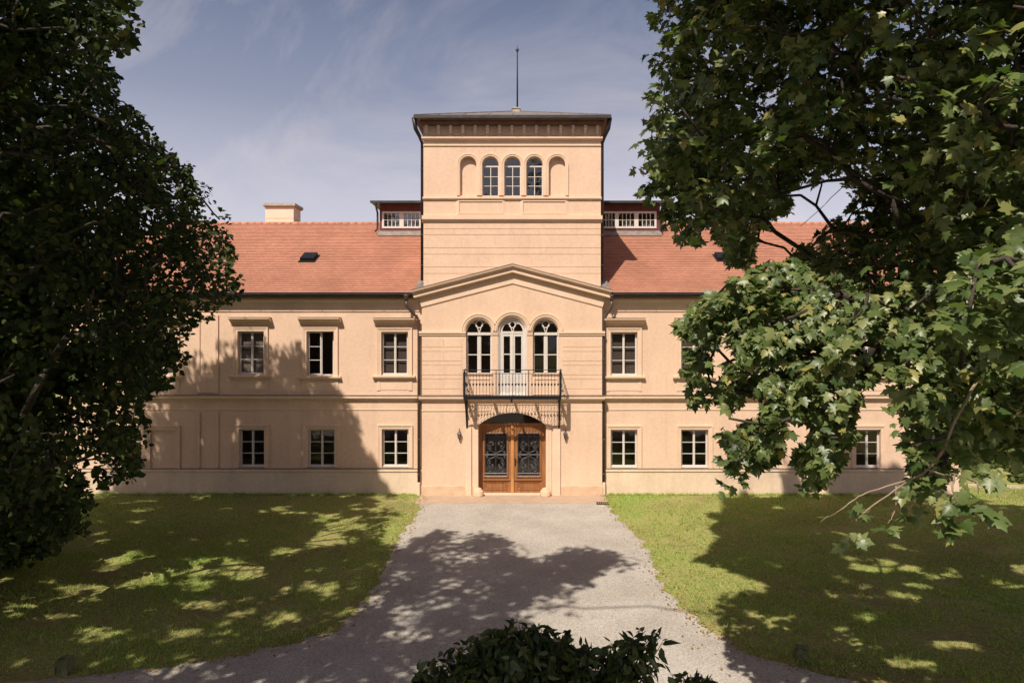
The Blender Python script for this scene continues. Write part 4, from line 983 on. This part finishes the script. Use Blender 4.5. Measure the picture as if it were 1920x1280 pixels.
LSZ = np.repeat(np.concatenate([np.full(len(cand), .118), np.full(len(cin), .19)]), 58)[:, None, None]
px, py, Z = proj(P); wx_, wy_ = wobble(px, py, 6)
V_L2 = np.array(V_L, float); 
keep = lightcheck(P, .36, True) & (in_poly(wx_-10, wy_, V_L) | in_poly(wx_+4, wy_, V_L))
keep &= P[:, 2] > .08
sv = keep.reshape(-1, 58).mean(1)[:len(cand)]; cand = cand[sv > .35]
out = norm(P-np.array([-12.3, -10.4, 8.0])+1e-6)*.7+out*.5
tr = [(-13.2,-10.6,-.1), (-13.15,-10.6,.9), (-13.0,-10.6,2.4), (-12.8,-10.5,4.6), (-12.7,-10.4,7), (-12.6,-10.4,10), (-12.4,-10.4,13)]
tree('linden_tree', 'huge dark linden tree with dense small leaves sweeping to the ground on the left lawn', 'tree', tr, cand, P[keep], out[keep], LSZ[keep], 'linden', linden_m, None, 1.0, [.62, .48, .42, .36, .28, .2, .12], dict(nrm=nr[keep], nrnd=.4))
print('linden', len(cand), keep.sum())

# ------------------------------------------------------------------ tall tree beside the camera, its shade falls on the drive
cand = ell(6000, (-5.5,-20.3,11.6), (7.6,7.0,3.9), .2)
px, py, Z = proj(cand)
keep = ~((Z > .3) & (px > -80) & (px < 2000) & (py > -90) & (py < 1400)) & lightcheck(cand, .2, True, .2)
cand = cand[keep][:1150]
P, out = scatter(cand, 48, .55, .6); px, py, Z = proj(P)
keep = ~((Z > .3) & (px > -30) & (px < 1950) & (py > -30) & (py < 1400)) & lightcheck(P, .33, True, .08)
tr = [(-10.5,-21.5,-.1), (-10.4,-21.5,1.2), (-10.2,-21.4,3.5), (-9.8,-21.2,6), (-9.0,-21,8.2), (-7.6,-20.7,10.2), (-6.0,-20.4,11.6)]
tree('overhanging_tree', 'tall broad tree beside the drive whose boughs hang above the viewer and shade the gravel', 'tree', tr, cand, P[keep], out[keep], .16, 'linden', linden_m, None, 1.0, [.5, .4, .36, .32, .26, .2, .14])
print('overhang', len(cand), keep.sum())

# ------------------------------------------------------------------ a taller tree to its left keeps the sun off the linden
cand = ell(2600, (-17.5,-18.6,16.5), (6.2,6.0,8.0), .25)
px, py, Z = proj(cand)
cand = cand[~((Z > .3) & (px > -120) & (px < 2000) & (py > -90) & (py < 1400)) & lightcheck(cand, .2, True, .2)][:760]
P, out = scatter(cand, 40, .62, .65); px, py, Z = proj(P)
keep = ~((Z > .3) & (px > -40) & (px < 1950) & (py > -30) & (py < 1400)) & lightcheck(P, .36, True, .08)
tr = [(-19,-19,-.1), (-18.9,-19,1.2), (-18.6,-18.9,4), (-18.2,-18.8,8), (-17.8,-18.7,12), (-17.5,-18.6,16), (-17.4,-18.6,20)]
tree('shading_tree', 'tall old tree left of the viewer that keeps the sun off the linden', 'tree', tr, cand, P[keep], out[keep], .2, 'linden', linden_m, None, 1.0, [.6, .5, .46, .4, .3, .2, .12])

# ------------------------------------------------------------------ right maple, near the camera
V_A = [(1222,-9e3), (1228,-60), (1240,60), (1226,110), (1250,160), (1226,195), (1210,222), (1176,236), (1170,330), (1200,352), (1218,385), (1245,392), (1266,450), (1290,462), (1330,428), (1352,440), (1372,495), (1412,492), (1432,425), (1478,400), (1500,352), (1540,330), (1600,340), (1600,400), (1560,425), (1530,450), (1500,480), (1470,540), (1560,600), (1660,640), (1760,700), (1760,840), (1800,860), (9e3,860), (9e3,-9e3)]
V_B = [(1272,612), (1284,552), (1330,545), (1380,520), (1440,486), (1500,476), (1560,515), (1640,540), (1690,590), (1705,660), (1680,712), (1640,700), (1612,730), (1606,800), (1585,850), (1560,900), (1528,935), (1500,905), (1494,830), (1474,800), (1462,870), (1420,878), (1395,862), (1372,905), (1360,870), (1350,815), (1362,768), (1340,735), (1318,760), (1298,752), (1284,690)]
V_C = [(1745,570), (1770,520), (1800,490), (1850,472), (2100,440), (2100,720), (1900,690), (1870,670), (1850,640), (1800,640)]
V_D = [(1665,700), (1720,660), (1800,640), (1812,700), (1790,770), (1770,820), (1720,850), (1690,840), (1670,780)]
V_G = [(1725,790), (1790,770), (1800,860), (1770,900), (1745,925), (1705,915), (1690,880)]
def fill(poly, n, zfun, zs):
    poly = np.array(poly, float); lo, hi = np.maximum(poly.min(0), (-400,-900)), np.minimum(poly.max(0), (2500,1400)); q = rng.uniform(lo, hi, (n*4, 2)); a, b = wobble(q[:, 0], q[:, 1], 6); q = q[in_poly(a, b, poly)][:n]
    Z = zfun(q[:, 0], q[:, 1])+rng.normal(size=len(q))*zs
    return np.stack([CX+(q[:, 0]-VX)/F*Z, Z-Z0, CH+(HZ-q[:, 1])/F*Z], 1)
cA = ell(15000, (7.6,-13.8,9.8), (6.9,6.6,7.4), .35)
px, py, Z = proj(cA); a, b = wobble(px, py)
keep = in_poly(a, b, V_A) & (Z > 5.2) & lightcheck(cA, .16, True, .25); cA = cA[keep][:3900]
cB = fill(V_B, 235, lambda x, y: 8.9-1.0*(x-1280)/400, .55)
cC = fill(V_C, 46, lambda x, y: 5.0+0*x, .3)
cD = fill(V_D, 22, lambda x, y: 6.4+0*x, .3)
cG = fill(V_G, 22, lambda x, y: 6.6+0*x, .3)
cT = ell(2600, (5.6,-16.6,14.6), (5.8,5.4,4.2), .2); pq = proj(cT); cT = cT[((pq[1] < -60) | (pq[0] > 2000) | (pq[2] < .3)) & lightcheck(cT, .2, True, .2)][:620]
cU = fill([(1600,0), (1920,-40), (1920,330), (1800,430), (1700,330), (1600,200)], 60, lambda x, y: 7.2+0*x, .5)
bk = dict(up=.35, sunw=.75, rnd=.38, thick=.08, wide=.5)
def breaks(px, py): return .6*vnoise(px/52.+3, py/44.+8)+.4*vnoise(px/23.+1, py/20.+5) > .29
def spr(c, per, rad, poly, lc=None, shift=6, kw=None):
    P, out, nr = sprays(c, per, rad, (8.4,-14.2,9.0), **(kw or {})); px, py, Z = proj(P); a, b = wobble(px, py, 7); k = in_poly(a, b, poly) | in_poly(a+shift*2, b+shift, poly)
    if poly is V_B or poly is V_D: k &= breaks(px, py)
    if lc: k &= lightcheck(P, lc, True)
    LIVE.append(c[k.reshape(-1, per).mean(1) > .4]); return P[k], out[k], nr[k]
LIVE = []
sets = [spr(cA, 54, .56, V_A, .30), spr(cB, 40, .36, V_B, None, 0, bk), spr(cC, 16, .30, V_C, None, 6, bk), spr(cD, 22, .30, V_D, None, 6, bk), spr(cG, 22, .30, V_G, None, 6, bk), spr(cT, 34, .6, [(-9e4,-9e4), (9e4,-9e4), (9e4,-25), (-9e4,-25)], .30), spr(cU, 18, .38, V_A, .2, 6, bk)]
# loose end sprays along the bare hanging twigs
tw = []
def twig(pts, Z, n, rad=.12, poly=None):
    tw.append([pt(x, y, Z+dz) for x, y, dz in pts]); e = tw[-1][-1]
    if n: P, out, nr = sprays(np.array([e+np.array([0,0,-.04])]), n, rad*1.3, e+np.array([.4,.3,.2]), **bk); sets.append((P, out, nr))
twig([(2050,560,1.2), (1880,660,.4), (1800,770,0), (1770,840,0), (1740,880,0), (1700,900,0), (1650,915,0), (1610,930,0), (1570,960,0), (1548,970,0)], 6.0, 0, .05)
twig([(1770,845,0), (1740,878,0), (1720,900,-.1)], 6.0, 6, .10)
twig([(1740,880,.2), (1770,890,0), (1790,888,-.2), (1815,898,-.2)], 5.0, 24, .19)
twig([(1790,890,.1), (1785,915,0), (1792,930,0), (1788,945,0)], 4.8, 15, .14)
twig([(1815,898,.1), (1832,905,0), (1835,925,0)], 4.8, 7, .11)
twig([(1700,902,0), (1640,945,0), (1615,965,0), (1605,975,0)], 6.0, 12, .14)
twig([(1680,912,0), (1680,945,0), (1672,970,0), (1664,980,0)], 6.0, 5, .08)
twig([(1440,860,.1), (1395,868,0), (1378,895,0)], 8.2, 16, .16)
twig([(1700,960,.5), (1720,930,0), (1710,950,0)], 6.3, 8, .14)
twig([(1660,330,3), (1590,345,1.5), (1540,390,.8), (1500,425,.4)], 9.0, 0)
twig([(1800,760,.4), (1760,700,0), (1700,740,0), (1690,765,0)], 6.3, 0)
LS = np.concatenate([np.full(len(q[0]), .128 if k == 0 else .18 if k == 5 else .108) for k, q in enumerate(sets)])[:, None, None]
P = np.concatenate([s[0] for s in sets]); out = np.concatenate([s[1] for s in sets]); out = norm(out+np.array([-.2, -.25, 0])); nrA = np.concatenate([q[2] for q in sets])
cents = np.concatenate(LIVE)
tr = [(9.6,-15.2,-.1), (9.55,-15.2,1.0), (9.4,-15.1,2.6), (9.2,-14.9,4.4), (8.9,-14.7,6.2), (8.5,-14.5,8.4), (8.2,-14.3,11), (7.9,-14,13.5)]
mt = tree('maple_tree', 'large maple hanging lobed leaves on drooping boughs over the right lawn', 'tree', tr, cents, P, out, LS, 'maple', maple_m, None, .5, [.5, .42, .38, .35, .3, .24, .18, .1], dict(droop=.8, nrm=nrA, nrnd=.34))
off = np.array(tr[0])
for k, t in enumerate(tw):
    mb = MB()
    t = [np.array(a)-off for a in t]; n = len(t); r0 = .016 if k == 0 else .008
    T = smooth([tuple(a) for a in t], 5); T = [tuple(np.array(a)+rng.normal(size=3)*.0025) for a in T]
    for q in range(6, len(T)-3, 9):
        dq = norm(np.array(T[q+2])-np.array(T[q])); e_ = np.array(T[q])+dq*.09+rng.normal(size=3)*.03; mb.tube([T[q], tuple(np.array(T[q])*.5+e_*.5+np.array([0,0,.012])), tuple(e_)], [.004,.003,.0015], 4)
    mb.tube(T, list(np.linspace(r0, .003, len(T))), 6); mb.build('bare_twig', twig_m, mt, True)
print('maple', len(cents), len(P))

# ------------------------------------------------------------------ shrubs
def shrub(name, label, base, blobs, per, size, kind, mat, group=None, rad=.28, n_each=20, kw={}, stem_n=7, barkm=None):
    root = empty(name, base); off = np.array(base); tag(root, label, 'shrub', group)
    cs = np.concatenate([ell(int(n_each*b[2]), b[0], b[1], .45) for b in blobs]); cs = cs[cs[:, 2] > .1]
    P, out, nr = sprays(cs, per, rad*1.25, off+np.array([0, 0, .3]), thick=.2, wide=.7, rnd=.6); k = P[:, 2] > .03; P, out, nr = P[k], out[k], nr[k]
    A = []; mb = MB()
    for c in cs[::2]:
        s = off+rng.normal(size=3)*np.array([.25, .2, 0]); mid = (s*.45+c*.55)+rng.normal(size=3)*.12; mb.tube([s-off, mid-off, c-off], [.018, .011, .005], 5)
    mb.build('stem', barkm or bark, root, True)
    me = leaves('foliage', P-off, out, size, kind, mat, nrm=nr, **kw); o = bpy.data.objects.new('foliage', me); COL.objects.link(o); o.parent = root
    return root
def shoots(name, label, base, blobs, size, per=15, kw={}):
    """a shrub of arching shoots, leaves set along the upper half of every shoot"""
    root = empty(name, base); off = np.array(base); tag(root, label, 'shrub', 'shrubs on the drive')
    P = []; O = []; mb = MB()
    for c, r, n in blobs:
        for tip in ell(n, c, r, .3):
            b = off+rng.normal(size=3)*np.array([.16, .12, 0]); mid = b*.35+tip*.65; mid[2] = b[2]*.15+tip[2]*.85; mid += rng.normal(size=3)*.05
            pts = [(1-t)**2*b+2*t*(1-t)*mid+t*t*tip for t in np.linspace(0, 1, 7)]
            mb.tube([p-off for p in pts], list(np.linspace(.013, .003, 7)), 4)
            ax = norm(pts[-1]-pts[-2])
            for k in range(per):
                t = 1-.42*(k/per)**1.1; p = (1-t)**2*b+2*t*(1-t)*mid+t*t*tip; a = k*2.4+rng.random()
                side = norm(np.cross(ax, [cos(a), sin(a), .3])); P.append(p+side*.02); O.append(norm(side+.5*ax))
    P = np.array(P); O = np.array(O); mb.build('stem', bark, root, True)
    me = leaves('foliage', P-off, O, size, 'lance', shrub_m, **kw); o = bpy.data.objects.new('foliage', me); COL.objects.link(o); o.parent = root
Zb = 6.5
bl = lambda x, y, rx, rz_, n, dz=0: (pt(x, y, Zb+dz), (rx, rx*.8, rz_), n)
shoots('shrub', 'tall dark leafy shrub standing on the drive directly before the viewer', (0.75, Zb-Z0, 0),
    [bl(970,1255,.55,.42,110), bl(955,1200,.26,.16,34), bl(1015,1205,.2,.15,22), bl(1070,1230,.3,.24,52), bl(1185,1235,.24,.20,34), bl(1205,1195,.14,.10,9), bl(1240,1190,.08,.07,4), bl(1160,1215,.12,.1,8), bl(870,1250,.28,.24,50), bl(822,1258,.20,.16,26), bl(780,1282,.16,.10,14), bl(895,1220,.18,.14,26), bl(1090,1300,.7,.35,60), bl(900,1330,.7,.4,60), bl(690,1295,.14,.09,5)],
    .115, 16, dict(up=.35, sunw=.1, rnd=.6, droop=.9))
shoots('low_shrub', 'low shrub with small dark leaves, to the right of the tall shrub', (2.1, 5.7-Z0, 0),
    [(pt(1275,1280,5.7), (.16,.14,.10), 26), (pt(1318,1288,5.7), (.16,.13,.10), 34), (pt(1240,1310,5.7), (.2,.2,.12), 26)], .085, 14, dict(up=.35, sunw=.1, rnd=.6, droop=.9))
blobs = [(pt(-10,960,16.8), (1.2,1.0,.8), 1.5), (pt(62,985,16.6), (.65,.7,.3), .7), (pt(25,1012,16.4), (.6,.5,.2), .5), (pt(95,930,16.8), (.4,.5,.3), .4), (pt(-90,940,16.9), (1.4,1.2,1.3), 1.6)]
shrub('shaded_shrub', 'low dark bush under the linden at the left edge of the lawn', tuple(np.array(pt(-10,1040,16.8))*np.array([1,1,0])), blobs, 46, .13, 'linden', linden_m, None, .33, 36)
# undergrowth beyond the right corner of the house
for i, (x, y, h, lab) in enumerate(((19.6, 3.6, .9, 'low leafy bush just past the right corner of the house'), (21.0, 2.9, .8, 'low bush in the middle of the sandy side path row'), (22.6, 3.4, 1.0, 'low leafy bush at the right end of the sandy side path'))):
    shrub('bush', lab, (x, y, 0), [((x,y,h*.5), (1.5,1.0,h*.6), 1.6), ((x+1,y+.2,h*.4), (1.1,.8,h*.45), 1)], 40, .15, 'linden', far_m, 'bushes past the house corner', .34, 26)

# ------------------------------------------------------------------ trees beyond the house and behind the viewer
def far_tree(x, y, H, R, label, grp, per=26, n=240, base=1.5, size=.34):
    cs = ell(n, (0,0,H*.56), (R,R,H*.46), .45); cs = cs[cs[:, 2] > base]; P, out = scatter(cs, per, R*.2, .7); k = vnoise(P[:, 0]*1.1+5+P[:, 1], P[:, 2]*1.1) > .2; P, out = P[k], out[k]
    t = tree('broadleaf_tree', label, 'tree', [(0,0,-.1), (.05,0,H*.12), (0,.05,H*.3), (.1,0,H*.55), (0,0,H*.8)], cs, P, out, size, 'spray', far_m, grp, 1.2, [R*.10, R*.075, R*.065, R*.045, R*.02])
    t.location = (x, y, 0); return t
def copy_tree(o, loc, rz, sc, label):
    c = o.copy(); COL.objects.link(c); c.location = loc; c.rotation_euler = (0, 0, rz); c.scale = (sc,)*3; c['label'] = label
    for ch in o.children: d = ch.copy(); COL.objects.link(d); d.parent = c
    return c
g = 'trees around the house'
t1 = far_tree(22.5, 9, 12, 4.6, 'dense tree rising right behind the right corner of the house', g)
t2 = far_tree(23.6, 7.0, 10, 4.2, 'bushy tree at the far right edge of the garden', g, base=.3)
spots = [((20.9,7.2,0), 1.9, .45, t2, 'small dark tree close behind the right corner of the house'), ((22.0,12.5,0), 5.1, .7, t2, 'low dark tree filling the gap right of the house corner'), ((30,16,0), 1.1, 1.3, t1, 'tall tree in the second row behind the right corner of the house'), ((38,8,0), 2.2, 1.3, t2, 'broad tree deep behind the bushy tree at far right'), ((22,22,0), .4, 1.05, t2, 'shaded tree hidden deep behind the right gable'),
         ((-23,4,0), 2.9, 1.1, t1, 'tree standing past the left gable behind the linden'), ((-27,-3,0), 4.1, 1.1, t2, 'bushy tree at the far left edge of the garden'), ((-31,12,0), 5.0, 1.3, t1, 'tall tree in the second row past the left gable'),
         ((33,-6,0), 3.3, 1.1, t2, 'bushy tree beyond the maple at the right edge')]
for loc, rz, sc_, src, lab in spots: copy_tree(src, loc, rz, sc_, lab)
g2 = 'trees behind the viewer'
for loc, rz, sc_, src in (((-14,-50,0), 1.2, 1.2, t1), ((-3,-54,0), 2.2, 1.3, t2), ((9,-51,0), .2, 1.25, t1), ((19,-46,0), 3.2, 1.2, t2), ((-24,-44,0), 4.2, 1.2, t2)):
    c = copy_tree(src, loc, rz, sc_, 'park tree standing behind the viewer, mirrored in the window panes'); c['group'] = g2

# ------------------------------------------------------------------ grass blades, fallen leaves
def grass():
    N = 330000
    Z = 8+ (26.2-8)*np.power(rng.random(N), 1.0); px = rng.uniform(-60, 1980, N); x = CX+(px-VX)/F*Z; y = Z-Z0
    k = ~in_poly(x, y, path_poly) & ~((y > WY-.12) & (np.abs(x) < 16.1)) & (.6*vnoise(x*.8+3, y*1.1)+.4*vnoise(x*2.9, y*3.3) > rng.uniform(.22, .52, N)) & ~((np.abs(x) < 3.35) & (y > -.7))
    x, y = x[k], y[k]; N = len(x)
    clump = .6+.8*vnoise(x*.9+7, y*.9+2)
    h = rng.uniform(.025, .06, N)*clump; near = (y > -.5); h = np.where(near, h*1.6, h)
    a = rng.uniform(0, 2*pi, N); wd = rng.uniform(.006, .011, N); lean = rng.normal(size=(N, 2))*.45*h[:, None]
    K = 5200; tz_ = 8+17.5*rng.random(K); tp = rng.uniform(-60, 1980, K); txx = CX+(tp-VX)/F*tz_; tyy = tz_-Z0
    wl = rng.random(K) < .16; txx = np.where(wl, rng.uniform(-15.5, 15.5, K), txx); tyy = np.where(wl, WY-.14-np.abs(rng.normal(size=K))*.06, tyy)
    kk = ~in_poly(txx, tyy, path_poly) & ((tyy < WY-.1) | (np.abs(txx) > 16.2)) & (wl | (vnoise(txx*.6+3, tyy*.6+11) > .42)) & ~((np.abs(txx) < 3.5) & (tyy > -1)); txx, tyy = txx[kk], tyy[kk]
    q = 9; tx2 = np.repeat(txx, q)+rng.normal(size=len(txx)*q)*.03; ty2 = np.repeat(tyy, q)+rng.normal(size=len(txx)*q)*.03; m2 = len(tx2)
    x = np.concatenate([x, tx2]); y = np.concatenate([y, ty2]); N = len(x); h = np.concatenate([h, rng.uniform(.05, .13, m2)]); a = np.concatenate([a, rng.uniform(0, 2*pi, m2)])
    wd = np.concatenate([wd, rng.uniform(.005, .012, m2)]); lean = np.concatenate([lean, rng.normal(size=(m2, 2))*.05])
    V = np.zeros((N, 3, 3)); V[:, 0, 0] = x-wd*np.cos(a); V[:, 0, 1] = y-wd*np.sin(a); V[:, 1, 0] = x+wd*np.cos(a); V[:, 1, 1] = y+wd*np.sin(a)
    V[:, 2, 0] = x+lean[:, 0]; V[:, 2, 1] = y+lean[:, 1]; V[:, 2, 2] = h
    m = leaf_mat('grass_blades', [(0, (.20, .28, .065)), (.5, (.32, .40, .11)), (.82, (.43, .45, .155)), (1, (.56, .50, .25))], .6, .35, .2)
    me = fast_mesh('grass', V.reshape(-1, 3), np.arange(3*N), np.full(N, 3), m)
    o = bpy.data.objects.new('grass', me); COL.objects.link(o); tag(o, 'short grass blades over both lawns', 'grass', kind='stuff')
grass()
def litter():
    pts = []
    for line in (Lw, Rw):
        for (x, y) in line:
            if y > -20: 
                for _ in range(9): pts.append((x+random.gauss(0, .16), y+random.gauss(0, .16), .03))
    for _ in range(700): pts.append((random.uniform(3.5, 14), random.uniform(-15, -1), .04))
    for _ in range(350): pts.append((random.uniform(-14, -3), random.uniform(-14, -1), .04))
    P = np.array(pts); out = norm(rng.normal(size=P.shape)*np.array([1, 1, .1]))
    m = leaf_mat('dry_leaves', [(0, (.22, .12, .06)), (.5, (.34, .22, .08)), (1, (.45, .30, .12))], .8, .1, .1)
    me = leaves('fallen_leaves', P, out, .05, 'linden', m, up=2.5, sunw=0, droop=0); o = bpy.data.objects.new('fallen_leaves', me); COL.objects.link(o); tag(o, 'dry fallen leaves along the edges of the drive', 'leaves', kind='stuff')
litter()
